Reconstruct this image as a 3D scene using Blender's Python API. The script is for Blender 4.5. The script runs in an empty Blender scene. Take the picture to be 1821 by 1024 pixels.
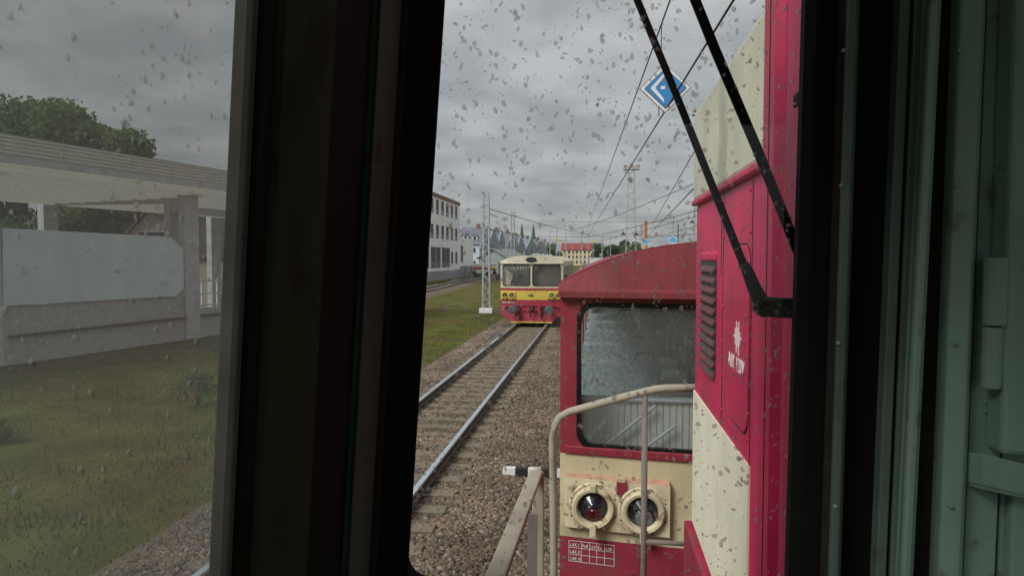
import bpy, math, random
import numpy as np
from mathutils import Vector, Matrix, noise as mnoise
random.seed(7); rng = np.random.default_rng(11)
S = bpy.context.scene; COL = S.collection

# ------------------------------------------------------------------ camera, sky, sun, exposure
F = 1236.0; YAW = math.radians(7.164); PIT = math.radians(2.455); EZ = 3.2
cd = bpy.data.cameras.new('camera'); cd.sensor_width = 36; cd.lens = F / 1821 * 36
cd.clip_start = 0.02; cd.clip_end = 4000
cam = bpy.data.objects.new('camera', cd); COL.objects.link(cam)
cam.location = (0, 0, EZ); cam.rotation_euler = (math.pi / 2 - PIT, 0, YAW); S.camera = cam

SUN_EL = math.radians(42); SUN_AZ = math.radians(222)      # behind the camera and to the left
w = bpy.data.worlds.new('World'); S.world = w; w.use_nodes = True
nt = w.node_tree; nt.nodes.clear(); N = nt.nodes.new; LK = nt.links.new
def mth(op, a, b=None, c=None, tree=None):
    t = tree or nt
    n = t.nodes.new('ShaderNodeMath'); n.operation = op
    for i, x in enumerate((a, b, c)):
        if x is None: continue
        if isinstance(x, (int, float)): n.inputs[i].default_value = x
        else: t.links.new(x, n.inputs[i])
    return n.outputs[0]
sky = N('ShaderNodeTexSky'); sky.sky_type = 'NISHITA'; sky.sun_disc = False
sky.sun_elevation = SUN_EL; sky.sun_rotation = SUN_AZ
b1 = N('ShaderNodeBackground'); b1.inputs[1].default_value = 0.05; LK(sky.outputs[0], b1.inputs[0])
tc = N('ShaderNodeTexCoord'); sep = N('ShaderNodeSeparateXYZ'); LK(tc.outputs['Generated'], sep.inputs[0])
zz = mth('MAXIMUM', sep.outputs[2], 0.0); den = mth('ADD', zz, 0.22)
cx = N('ShaderNodeCombineXYZ'); LK(mth('DIVIDE', sep.outputs[0], den), cx.inputs[0]); LK(mth('DIVIDE', sep.outputs[1], den), cx.inputs[1])
n1 = N('ShaderNodeTexNoise'); n1.inputs['Scale'].default_value = 3.4; n1.inputs['Detail'].default_value = 7; n1.inputs['Roughness'].default_value = 0.5; LK(cx.outputs[0], n1.inputs['Vector'])
n2 = N('ShaderNodeTexNoise'); n2.inputs['Scale'].default_value = 0.9; n2.inputs['Detail'].default_value = 3; LK(cx.outputs[0], n2.inputs['Vector'])
cl = mth('ADD', mth('MULTIPLY', n1.outputs[0], 0.72), mth('MULTIPLY', n2.outputs[0], 0.28))
cr = N('ShaderNodeValToRGB'); LK(cl, cr.inputs[0])
cr.color_ramp.elements[0].position = 0.40; cr.color_ramp.elements[0].color = (0.66, 0.70, 0.73, 1)
cr.color_ramp.elements[1].position = 0.60; cr.color_ramp.elements[1].color = (0.97, 0.985, 1.0, 1)
cie = mth('DIVIDE', mth('ADD', mth('MULTIPLY', zz, 1.0), 1.0), 2.0)       # overcast sky: zenith brighter than the horizon
b2 = N('ShaderNodeBackground'); LK(cr.outputs[0], b2.inputs[0]); LK(mth('MULTIPLY', cie, 0.49), b2.inputs[1])
mx = N('ShaderNodeMixShader'); mx.inputs[0].default_value = 0.93; LK(b1.outputs[0], mx.inputs[1]); LK(b2.outputs[0], mx.inputs[2])
wo = N('ShaderNodeOutputWorld'); LK(mx.outputs[0], wo.inputs[0])
sd = bpy.data.lights.new('sun', 'SUN'); sd.energy = 1.5; sd.angle = math.radians(25); sd.color = (1, 0.97, 0.93)
so = bpy.data.objects.new('sun', sd); COL.objects.link(so)
# direction towards the sun
sdir = Vector((math.sin(SUN_AZ) * math.cos(SUN_EL), math.cos(SUN_AZ) * math.cos(SUN_EL), math.sin(SUN_EL)))
so.rotation_euler = sdir.to_track_quat('Z', 'Y').to_euler()
S.view_settings.view_transform = 'Standard'; S.view_settings.look = 'None'
S.view_settings.exposure = 0.85; S.view_settings.gamma = 1; S.view_settings.use_curve_mapping = False
S.cycles.use_denoising = True; S.cycles.max_bounces = 10; S.cycles.diffuse_bounces = 4; S.cycles.transparent_max_bounces = 24
S.cycles.transmission_bounces = 8; S.cycles.caustics_reflective = False; S.cycles.caustics_refractive = False; S.cycles.sample_clamp_indirect = 4

# ------------------------------------------------------------------ helpers
def ray(u, v):
    x = (u - 910.5) / F; y = -(v - 512) / F
    f = math.cos(PIT) + math.sin(PIT) * y; z = y * math.cos(PIT) - math.sin(PIT)
    return (x * math.cos(YAW) - f * math.sin(YAW), x * math.sin(YAW) + f * math.cos(YAW), z)
def PZ(u, v, Z):
    r = ray(u, v); s = (Z - EZ) / r[2]; return (r[0] * s, r[1] * s, Z)
def PY(u, v, Y):
    r = ray(u, v); s = Y / r[1]; return (r[0] * s, Y, EZ + r[2] * s)
def PX(u, v, X):
    r = ray(u, v); s = X / r[0]; return (X, r[1] * s, EZ + r[2] * s)
def tanx(u): return math.tan(math.atan((u - 910.5) / F) - YAW)          # X/Y of a column at mid height

_mats = {}
def mat(name, col, rough=0.6, metal=0.0, var=0.15, scale=6.0, bump=0.0, bscale=None, streak=0.0, dirt=None, dirt_amt=0.0, dirt_scale=3.0, spec=0.5, island=0.0, coat=0.0, dirt_pos=0.55):
    if name in _mats: return _mats[name]
    m = bpy.data.materials.new(name); m.use_nodes = True; t = m.node_tree; b = t.nodes['Principled BSDF']
    b.inputs['Roughness'].default_value = rough; b.inputs['Metallic'].default_value = metal
    b.inputs['Specular IOR Level'].default_value = spec; b.inputs['Coat Weight'].default_value = coat
    c = t.nodes.new('ShaderNodeTexCoord'); out = None
    def noise(sc, det=5, vec=None):
        n = t.nodes.new('ShaderNodeTexNoise'); n.inputs['Scale'].default_value = sc; n.inputs['Detail'].default_value = det
        t.links.new(vec or c.outputs['Object'], n.inputs['Vector']); return n.outputs[0]
    def mix(fac, a, bb, typ='MIX'):
        n = t.nodes.new('ShaderNodeMix'); n.data_type = 'RGBA'; n.blend_type = typ
        for sck, val in ((n.inputs[0], fac), (n.inputs[6], a), (n.inputs[7], bb)):
            if isinstance(val, (int, float)): sck.default_value = val
            elif isinstance(val, tuple): sck.default_value = (*val, 1) if len(val) == 3 else val
            else: t.links.new(val, sck)
        return n.outputs[2]
    dk = tuple(x * (1 - var) for x in col); lt = tuple(min(1, x * (1 + var)) for x in col)
    r = t.nodes.new('ShaderNodeMapRange'); r.inputs[1].default_value = 0.3; r.inputs[2].default_value = 0.7
    t.links.new(noise(scale), r.inputs[0]); out = mix(r.outputs[0], dk, lt)
    if island:
        g = t.nodes.new('ShaderNodeNewGeometry'); out = mix(mth('MULTIPLY', g.outputs['Random Per Island'], island, tree=t), out, tuple(x * 0.25 for x in col))
    if streak:
        mp = t.nodes.new('ShaderNodeMapping'); mp.inputs['Scale'].default_value = (30, 30, 1.2); t.links.new(c.outputs['Object'], mp.inputs[0])
        r2 = t.nodes.new('ShaderNodeMapRange'); r2.inputs[1].default_value = 0.45; r2.inputs[2].default_value = 0.75
        t.links.new(noise(1.0, 4, mp.outputs[0]), r2.inputs[0]); out = mix(mth('MULTIPLY', r2.outputs[0], streak, tree=t), out, tuple(x * 0.45 for x in col))
    if dirt:
        r3 = t.nodes.new('ShaderNodeMapRange'); r3.inputs[1].default_value = dirt_pos; r3.inputs[2].default_value = dirt_pos + 0.15
        t.links.new(noise(dirt_scale, 8), r3.inputs[0]); out = mix(mth('MULTIPLY', r3.outputs[0], dirt_amt, tree=t), out, dirt)
    t.links.new(out, b.inputs['Base Color'])
    if bump:
        bn = t.nodes.new('ShaderNodeBump'); bn.inputs['Strength'].default_value = bump; bn.inputs['Distance'].default_value = 0.02
        t.links.new(noise(bscale or scale * 4), bn.inputs['Height']); t.links.new(bn.outputs[0], b.inputs['Normal'])
    _mats[name] = m; return m
def glass_mat(name, tint, gloss=0.06, haze=0.0, hazecol=(0.6, 0.6, 0.6)):
    m = bpy.data.materials.new(name); m.use_nodes = True; t = m.node_tree; t.nodes.clear()
    o = t.nodes.new('ShaderNodeOutputMaterial'); tr = t.nodes.new('ShaderNodeBsdfTransparent'); tr.inputs[0].default_value = (*tint, 1)
    gl = t.nodes.new('ShaderNodeBsdfGlossy'); gl.inputs['Roughness'].default_value = 0.03; gl.inputs[0].default_value = (1, 1, 1, 1)
    fr = t.nodes.new('ShaderNodeFresnel'); fr.inputs[0].default_value = 1.45
    m1 = t.nodes.new('ShaderNodeMixShader'); t.links.new(mth('MULTIPLY', fr.outputs[0], gloss / 0.04, tree=t), m1.inputs[0])
    t.links.new(tr.outputs[0], m1.inputs[1]); t.links.new(gl.outputs[0], m1.inputs[2]); last = m1.outputs[0]
    if haze:
        df = t.nodes.new('ShaderNodeBsdfTranslucent'); df.inputs[0].default_value = (*hazecol, 1)
        df2 = t.nodes.new('ShaderNodeBsdfDiffuse'); df2.inputs[0].default_value = (*hazecol, 1); dm = t.nodes.new('ShaderNodeMixShader'); t.links.new(df.outputs[0], dm.inputs[1]); t.links.new(df2.outputs[0], dm.inputs[2])
        c = t.nodes.new('ShaderNodeTexCoord'); n = t.nodes.new('ShaderNodeTexNoise'); n.inputs['Scale'].default_value = 5; n.inputs['Detail'].default_value = 6
        t.links.new(c.outputs['Object'], n.inputs[0])
        m2 = t.nodes.new('ShaderNodeMixShader'); t.links.new(mth('MULTIPLY', mth('ADD', n.outputs[0], 0.5, tree=t), haze, tree=t), m2.inputs[0])
        t.links.new(last, m2.inputs[1]); t.links.new(dm.outputs[0], m2.inputs[2]); last = m2.outputs[0]
    t.links.new(last, o.inputs[0]); return m

def tag(o, label=None, cat=None, group=None, kind=None):
    if label: o['label'] = label
    if cat: o['category'] = cat
    if group: o['group'] = group
    if kind: o['kind'] = kind
    return o
def link(o, parent=None):
    COL.objects.link(o)
    if parent is not None: o.parent = parent
    return o
def empty(name, loc=(0, 0, 0), rz=0.0, label=None, cat=None, group=None, kind=None):
    o = bpy.data.objects.new(name, None); o.empty_display_size = 0.1; link(o); o.location = loc; o.rotation_euler = (0, 0, rz)
    return tag(o, label, cat, group, kind)
class MB:
    def __init__(s): s.v = []; s.f = []; s.m = []; s.mi = 0
    def add(s, vs, fs):
        b = len(s.v); s.v += [tuple(x) for x in vs]
        for f in fs: s.f.append(tuple(b + i for i in f)); s.m.append(s.mi)
        return s
    def box(s, x0, x1, y0, y1, z0, z1):
        return s.add([(x0, y0, z0), (x1, y0, z0), (x1, y1, z0), (x0, y1, z0), (x0, y0, z1), (x1, y0, z1), (x1, y1, z1), (x0, y1, z1)],
                     [(0, 3, 2, 1), (4, 5, 6, 7), (0, 1, 5, 4), (1, 2, 6, 5), (2, 3, 7, 6), (3, 0, 4, 7)])
    def prism(s, poly, off):
        n = len(poly); off = Vector(off); P = [Vector(p) for p in poly]
        return s.add(P + [p + off for p in P], [tuple(range(n))[::-1], tuple(range(n, 2 * n))] + [(i, (i + 1) % n, n + (i + 1) % n, n + i) for i in range(n)])
    def tube(s, path, r, n=8, cap=True):
        P = [Vector(p) for p in path]; k = len(P); rs = r if isinstance(r, (list, tuple)) else [r] * k
        vs = []; up = Vector((0, 0, 1))
        for i, p in enumerate(P):
            d = (P[min(i + 1, k - 1)] - P[max(i - 1, 0)]).normalized()
            a = d.cross(up if abs(d.z) < 0.95 else Vector((0, 1, 0))).normalized(); b = d.cross(a)
            for j in range(n):
                t = 2 * math.pi * j / n; vs.append(p + a * math.cos(t) * rs[i] + b * math.sin(t) * rs[i])
        fs = [(i * n + j, i * n + (j + 1) % n, (i + 1) * n + (j + 1) % n, (i + 1) * n + j) for i in range(k - 1) for j in range(n)]
        if cap: fs += [tuple(range(n))[::-1], tuple(range((k - 1) * n, k * n))]
        return s.add(vs, fs)
    def bar(s, path, wd, th, side):
        """flat bar: wd across 'side', th across the other normal"""
        P = [Vector(p) for p in path]; k = len(P); vs = []; side = Vector(side)
        for i, p in enumerate(P):
            d = (P[min(i + 1, k - 1)] - P[max(i - 1, 0)]).normalized()
            b = d.cross(side).normalized(); a = b.cross(d).normalized()
            for sa, sb in ((-1, -1), (1, -1), (1, 1), (-1, 1)): vs.append(p + a * sa * wd / 2 + b * sb * th / 2)
        fs = [(i * 4 + j, i * 4 + (j + 1) % 4, (i + 1) * 4 + (j + 1) % 4, (i + 1) * 4 + j) for i in range(k - 1) for j in range(4)]
        return s.add(vs, fs + [(3, 2, 1, 0), tuple(range((k - 1) * 4, k * 4))])
    def lathe(s, prof, c, ax, n=28):
        """prof: (radius, along-axis)"""
        ax = Vector(ax).normalized(); c = Vector(c); a = ax.cross(Vector((0, 0, 1)) if abs(ax.z) < .9 else Vector((1, 0, 0))).normalized(); b = ax.cross(a)
        vs = []
        for r, h in prof:
            for j in range(n):
                t = 2 * math.pi * j / n; vs.append(c + ax * h + (a * math.cos(t) + b * math.sin(t)) * r)
        k = len(prof)
        fs = [(i * n + j, i * n + (j + 1) % n, (i + 1) * n + (j + 1) % n, (i + 1) * n + j) for i in range(k - 1) for j in range(n)]
        return s.add(vs, fs + [tuple(range(n))[::-1], tuple(range((k - 1) * n, k * n))])
    def shear(s, k, zc=3.2):
        s.v = [(x + k * (z - zc), y, z) for x, y, z in s.v]; return s
    def build(s, name, mats, parent=None, smooth=False, bevel=0.0, fix=True):
        me = bpy.data.meshes.new(name); me.from_pydata(s.v, [], s.f); me.update()
        for m in (mats if isinstance(mats, (list, tuple)) else [mats]): me.materials.append(m)
        if any(s.m): me.polygons.foreach_set('material_index', s.m)
        if fix:
            import bmesh
            bm = bmesh.new(); bm.from_mesh(me); bmesh.ops.recalc_face_normals(bm, faces=bm.faces); bm.to_mesh(me); bm.free()
        if smooth == 'auto':
            me.polygons.foreach_set('use_smooth', [True] * len(me.polygons)); me.set_sharp_from_angle(angle=math.radians(28))
        elif smooth:
            me.polygons.foreach_set('use_smooth', [True] * len(me.polygons))
        o = bpy.data.objects.new(name, me); link(o, parent)
        if bevel:
            md = o.modifiers.new('bevel', 'BEVEL'); md.width = bevel; md.segments = 2; md.limit_method = 'ANGLE'; md.angle_limit = math.radians(40)
        return o
def boxo(name, m, parent, *a, bevel=0.0): return MB().box(*a).build(name, m, parent, bevel=bevel)
def copy_tree(o, parent=None):
    c = o.copy(); COL.objects.link(c); c.parent = parent
    for ch in list(o.children): copy_tree(ch, c)
    return c
def text(name, body, size, m, parent, loc, xdir, updir, spacing=1.0, sx=1.0, align='LEFT', depth=0.0015):
    cu = bpy.data.curves.new(name, 'FONT'); cu.body = body; cu.size = size; cu.align_x = align; cu.extrude = depth; cu.space_character = spacing
    to = bpy.data.objects.new(name, cu); COL.objects.link(to)
    dg = bpy.context.evaluated_depsgraph_get(); me = bpy.data.meshes.new_from_object(to.evaluated_get(dg))
    bpy.data.objects.remove(to); me.name = name; me.materials.clear(); me.materials.append(m)
    X = Vector(xdir).normalized(); U = Vector(updir).normalized(); Zn = X.cross(U)
    M = Matrix(((X.x * sx, U.x, Zn.x, loc[0]), (X.y * sx, U.y, Zn.y, loc[1]), (X.z * sx, U.z, Zn.z, loc[2]), (0, 0, 0, 1)))
    me.transform(M); o = bpy.data.objects.new(name, me); return link(o, parent)
def rrect(cx_, cz_, hw, hh, r, n=6):
    pts = []
    for sx, sz, a0 in ((1, 1, 0), (-1, 1, 90), (-1, -1, 180), (1, -1, 270)):
        for i in range(n + 1):
            a = math.radians(a0 + 90 * i / n); pts.append((cx_ + sx * (hw - r) + r * math.cos(a), cz_ + sz * (hh - r) + r * math.sin(a)))
    return pts
def numpy_mesh(name, V, Fc, m, parent=None, nside=3):
    me = bpy.data.meshes.new(name); nv = len(V); nf = len(Fc)
    me.vertices.add(nv); me.vertices.foreach_set('co', np.asarray(V, np.float32).ravel())
    me.loops.add(nf * nside); me.loops.foreach_set('vertex_index', np.asarray(Fc, np.int32).ravel())
    me.polygons.add(nf); me.polygons.foreach_set('loop_start', np.arange(nf, dtype=np.int32) * nside)
    me.update(calc_edges=True); me.materials.append(m)
    return link(bpy.data.objects.new(name, me), parent)

# ------------------------------------------------------------------ materials
M_grass = mat('grass_ground', (0.094, 0.098, 0.022), 0.95, var=0.35, scale=0.8, bump=0.6, bscale=40, dirt=(0.12, 0.085, 0.04), dirt_amt=0.85, dirt_scale=0.3, dirt_pos=.50, spec=0.1)
M_blade = mat('grass_blade', (0.085, 0.115, 0.03), 0.8, var=0.3, scale=2, spec=0.2, island=0.35, dirt=(.13, .10, .045), dirt_amt=.6, dirt_scale=.4)
M_bed = mat('ballast_bed', (0.15, 0.12, 0.085), 0.95, var=0.5, scale=14, bump=1.0, bscale=22, dirt=(0.09, 0.075, 0.06), dirt_amt=0.8, dirt_scale=9, spec=0.2)
M_sleeper = mat('sleeper_concrete', (0.175, 0.15, 0.105), 0.9, var=0.35, scale=5, bump=0.4, bscale=60, dirt=(0.13, 0.10, 0.07), dirt_amt=0.7, dirt_scale=4)
M_rust = mat('rusty_steel', (0.10, 0.075, 0.06), 0.7, metal=0.3, var=0.3, scale=20, bump=0.2)
M_steel = mat('polished_rail_head', (0.74, 0.82, 0.90), 0.30, metal=0.85, var=0.12, scale=9, dirt=(0.3, 0.3, 0.3), dirt_amt=0.5, dirt_scale=6)
M_red = mat('crimson_loco_paint', (0.60, 0.022, 0.105), 0.5, var=0.14, scale=4, streak=0.42, bump=0.06, bscale=14, spec=.3, dirt=(0.24, 0.05, 0.07), dirt_amt=0.6, dirt_scale=3.0, dirt_pos=.5)
M_cream = mat('cream_loco_paint', (0.85, 0.83, 0.65), 0.5, var=0.08, scale=6, streak=0.14, bump=0.03, dirt=(0.36, 0.34, 0.26), dirt_amt=0.35, dirt_scale=4)
M_creamtop = mat('weathered_cream_cowl', (0.58, 0.58, 0.45), 0.55, var=0.14, scale=4, streak=0.25, dirt=(0.22, 0.22, 0.19), dirt_amt=0.5, dirt_scale=3)
M_cred = mat('dull_red_coach_paint', (0.27, 0.032, 0.052), 0.5, var=0.14, scale=3, streak=0.35, bump=0.05, dirt=(0.17, 0.055, 0.055), dirt_amt=0.5, dirt_scale=3, spec=0.2)
M_ccream = mat('aged_cream_coach_paint', (0.56, 0.49, 0.30), 0.55, var=0.12, scale=3, streak=0.12, bump=0.04, dirt=(0.33, 0.29, 0.18), dirt_amt=0.6, dirt_scale=2.5)
M_crust = mat('rust_stained_cream', (0.60, 0.54, 0.36), 0.6, var=0.14, scale=8, bump=0.1, dirt=(0.20, 0.095, 0.03), dirt_amt=0.9, dirt_scale=10, dirt_pos=0.58)
M_rosy = mat('faded_red_rust', (0.45, 0.26, 0.18), 0.75, var=0.25, scale=18, bump=0.15, dirt=(0.45, 0.36, 0.24), dirt_amt=0.8, dirt_scale=12)
M_rubber_shade = mat('black_rubber_and_shade', (0.008, 0.008, 0.008), 0.85, var=0.2, scale=10, spec=.15)  # rubber parts, and the painted shade strip on the corner pillar
M_black = mat('black_metal', (0.016, 0.017, 0.018), 0.5, var=0.2, scale=12)
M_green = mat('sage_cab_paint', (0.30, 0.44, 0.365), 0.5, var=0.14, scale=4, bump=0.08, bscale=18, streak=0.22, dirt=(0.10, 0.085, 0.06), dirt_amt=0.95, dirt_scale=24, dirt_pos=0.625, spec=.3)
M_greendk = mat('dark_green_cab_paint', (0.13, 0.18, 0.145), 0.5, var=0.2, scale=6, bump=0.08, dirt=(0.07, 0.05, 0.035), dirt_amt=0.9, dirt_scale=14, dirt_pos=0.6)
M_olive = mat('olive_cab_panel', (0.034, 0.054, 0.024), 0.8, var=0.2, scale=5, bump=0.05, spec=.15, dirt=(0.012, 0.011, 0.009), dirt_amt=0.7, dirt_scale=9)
M_brown = mat('brown_grimy_groove', (0.035, 0.03, 0.024), 0.9, var=0.3, scale=20, bump=0.2, spec=.15)
M_alu = mat('grey_window_frame', (0.115, 0.11, 0.095), 0.7, var=0.3, scale=8, streak=0.4, spec=.2)
M_rail = mat('grey_beige_handrail_paint', (0.37, 0.35, 0.275), 0.75, var=0.14, scale=8, dirt=(0.24, 0.195, 0.165), dirt_amt=0.7, dirt_scale=3, spec=.25)
M_white = mat('white_paint', (0.80, 0.80, 0.78), 0.6, var=0.05, scale=5, dirt=(0.5, 0.48, 0.45), dirt_amt=0.3, dirt_scale=8)
M_blackp = mat('black_paint', (0.02, 0.02, 0.022), 0.6, var=0.2, scale=8)
M_blue = mat('sign_blue', (0.035, 0.25, 0.56), 0.45, var=0.05, scale=6)
M_wire = mat('wire_black', (0.012, 0.012, 0.012), 0.6, var=0.1)
M_galv = mat('galvanised_steel', (0.42, 0.46, 0.49), 0.5, metal=0.3, var=0.12, scale=4, dirt=(0.32, 0.30, 0.27), dirt_amt=0.4, dirt_scale=3)
M_conc = mat('pale_concrete', (0.55, 0.54, 0.51), 0.85, var=0.15, scale=3, bump=0.2, bscale=30)
M_lens = mat('dark_lamp_glass', (0.015, 0.018, 0.028), 0.12, var=0.1, spec=0.8, coat=0.6)
M_lensr = mat('red_lamp_glass', (0.055, 0.004, 0.007), 0.12, var=0.2, spec=0.8, coat=0.6)
M_lensw = mat('clear_lamp_reflector', (0.22, 0.23, 0.25), 0.25, metal=0.5, var=0.4, scale=30, coat=0.5)
G_front = glass_mat('windscreen_glass', (0.97, 0.975, 0.97), 0.03)
G_side = glass_mat('grimy_side_glass', (0.54, 0.56, 0.545), 0.03, haze=0.125, hazecol=(0.68, 0.69, 0.67))
G_coach = glass_mat('coach_glass', (0.92, 0.95, 0.94), 0.06, haze=0.15, hazecol=(0.72, 0.80, 0.76))  # pale haze in the glass stands in for sky reflection and lifts the interior
G_car = glass_mat('railcar_glass', (0.86, 0.88, 0.88), 0.06, haze=0.15, hazecol=(.72, .72, .70))  # haze in the glass lightens the dark cab behind it
G_clear = glass_mat('clear_side_glass', (0.93, 0.95, 0.94), 0.05)
def drop_mat():
    m = bpy.data.materials.new('rainwater'); m.use_nodes = True; t = m.node_tree; t.nodes.clear()
    o = t.nodes.new('ShaderNodeOutputMaterial'); g = t.nodes.new('ShaderNodeBsdfRefraction'); g.inputs['IOR'].default_value = 1.33; g.inputs['Roughness'].default_value = 0.12
    g.inputs[0].default_value = (0.8, 0.81, 0.82, 1); tr = t.nodes.new('ShaderNodeBsdfTransparent'); tl = t.nodes.new('ShaderNodeBsdfTranslucent'); tl.inputs[0].default_value = (.54, .55, .56, 1)
    a = t.nodes.new('ShaderNodeMixShader'); a.inputs[0].default_value = .26; t.links.new(tr.outputs[0], a.inputs[1]); t.links.new(tl.outputs[0], a.inputs[2])
    b = t.nodes.new('ShaderNodeMixShader'); b.inputs[0].default_value = .16; t.links.new(a.outputs[0], b.inputs[1]); t.links.new(g.outputs[0], b.inputs[2])
    t.links.new(b.outputs[0], o.inputs[0]); return m
M_drop = drop_mat()

# ------------------------------------------------------------------ ground, ballast, tracks
GZ = -0.28
def ground():
    mb = MB(); xs = [-1500, -400, -150, -60, -30, -20, -12, -8, -5.2]; ys = [-60, -20, 0, 10, 20, 40, 80, 160, 400, 1000, 2500]
    V = []; 
    xs = xs + [x for x in (-2, 3, 8, 30, 100, 400, 1500)]
    for y in ys:
        for x in xs: V.append((x, y, GZ - 0.02 + (0.03 * math.sin(x * 1.7 + y) if x < -5.5 else -0.02)))
    n = len(xs); fs = [(j * n + i, j * n + i + 1, (j + 1) * n + i + 1, (j + 1) * n + i) for j in range(len(ys) - 1) for i in range(n - 1)]
    mb.add(V, fs); o = mb.build('ground', M_grass, fix=False); tag(o, kind='structure')
    bed = MB()
    prof = [(-5.55, GZ - 0.01), (-5.0, -0.22), (-4.62, -0.185), (-4.52, -0.218), (-2.04, -0.218), (-1.94, -0.185), (-1.15, -0.25), (-0.5, -0.26), (0.2, -0.185), (2.6, -0.185), (4.0, -0.23), (7, -0.2), (12, -0.2), (13, GZ)]
    ys = [-30, 0, 20, 60, 200, 500]; V = [(x, y, z) for y in ys for x, z in prof]; n = len(prof)
    bed.add(V, [(j * n + i, j * n + i + 1, (j + 1) * n + i + 1, (j + 1) * n + i) for j in range(len(ys) - 1) for i in range(n - 1)])
    tag(bed.build('ballast_bed', M_bed, fix=False), kind='structure')
ground()
def bedz(x):
    P = [(-5.55, GZ), (-5.0, -0.22), (-4.62, -0.185), (-4.52, -0.218), (-2.04, -0.218), (-1.94, -0.185), (-1.15, -0.25), (-0.5, -0.26), (0.2, -0.185), (3, -0.185)]
    return np.interp(x, [p[0] for p in P], [p[1] for p in P])
RP = [(-.039, 0), (.039, 0), (.039, -.035), (.012, -.05), (.009, -.125), (.065, -.145), (.065, -.16), (-.065, -.16), (-.065, -.145), (-.009, -.125), (-.012, -.05), (-.039, -.035)]
def rail_obj(parent, path):
    """path: list of (x,y) in world; rail profile swept along it"""
    mb = MB(); k = len(path); n = len(RP); vs = []
    for i, (x, y) in enumerate(path):
        dx = path[min(i + 1, k - 1)][0] - path[max(i - 1, 0)][0]; dy = path[min(i + 1, k - 1)][1] - path[max(i - 1, 0)][1]
        L = math.hypot(dx, dy); nx, ny = dy / L, -dx / L
        for a, z in RP: vs.append((x + nx * a, y + ny * a, z))
    b = 0
    for i in range(k - 1):
        for j in range(n):
            mb.f.append((i * n + j, i * n + (j + 1) % n, (i + 1) * n + (j + 1) % n, (i + 1) * n + j)); mb.m.append(1 if j in (0, 1, 11) else 0)
    mb.v = vs; return mb.build('rail', [M_rust, M_steel], parent)
SL_me = {}
def sleeper(parent, x, y, rz, clips):
    if 'a' not in SL_me:
        mb = MB().prism([(-1.25, -.13, -.30), (1.25, -.13, -.30), (1.25, .13, -.30), (-1.25, .13, -.30)], (0, 0, .128)); o = mb.build('sleeper', M_sleeper, None, bevel=0.012); SL_me['a'] = o.data
        SL_me['md'] = o; first = o
        c = MB(); c.prism([(-.13, -.075, -.172), (.13, -.075, -.172), (.13, -.075, -.158), (.105, -.05, -.135), (.07, -.05, -.14), (-.07, -.05, -.14), (-.105, -.05, -.135), (-.13, -.075, -.158)], (0, .13, 0))
        fo = c.build('fastening', M_rust, None); SL_me['c'] = fo.data; bpy.data.objects.remove(fo)
        o = first
    else:
        o = bpy.data.objects.new('sleeper', SL_me['a']); link(o)
        md = o.modifiers.new('bevel', 'BEVEL'); md.width = .012
    o.parent = parent; o.location = (x, y, random.uniform(-.004, .004)); o.rotation_euler = (0, 0, rz + random.uniform(-.006, .006))
    if clips:
        for xr in (-.7535, .7535):
            c = bpy.data.objects.new('fastening', SL_me['c']); link(c, o); c.location = (xr, 0, 0)
    return o
def track(label, path, y0, y1, step, clip_to, group='railway tracks'):
    """path(y) -> centre x"""
    e = empty('railway_track', (0, 0, 0), 0, label, 'track', group)
    ys = np.arange(-8 if y0 < 20 else y0, 300, 6.0) if y0 < 20 else np.arange(y0, y1 + 1, 6.0)
    for s in (-.7535, .7535):
        rail_obj(e, [(path(y) + s, y) for y in ys])
    y = y0
    while y < y1:
        rz = -math.atan((path(y + 1) - path(y - 1)) / 2)
        sleeper(e, path(y), y, rz, y < clip_to); y += step
    return e
TX = -3.28
track('left track with shiny rails leading to the oncoming yellow and red railcar', lambda y: TX, 3.2, 48, .65, 24)
track('track hidden under the locomotive and the red trailer coach', lambda y: 1.26, -4, 22, .65, 0)
def fartrack(y):
    return float(np.interp(y, [60, 80, 110, 140, 170, 220], [-17.5, -18.2, -20.2, -21.8, -21.5, -18]))
ft = MB(); fy = [56, 70, 90, 110, 130, 150, 170, 200, 220]
V = []
for y in fy:
    x = fartrack(y)
    for dx, z in ((-2.6, GZ - .02), (-2.0, -.19), (2.0, -.19), (2.6, GZ - .02)): V.append((x + dx, y, z))
ft.add(V, [(j * 4 + i, j * 4 + i + 1, j * 4 + i + 5, j * 4 + i + 4) for j in range(len(fy) - 1) for i in range(3)])
tag(ft.build('ballast_strip', M_bed, fix=False), kind='structure')
track('siding track curving past the white three storey building', fartrack, 60, 200, 1.3, 0)

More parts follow.
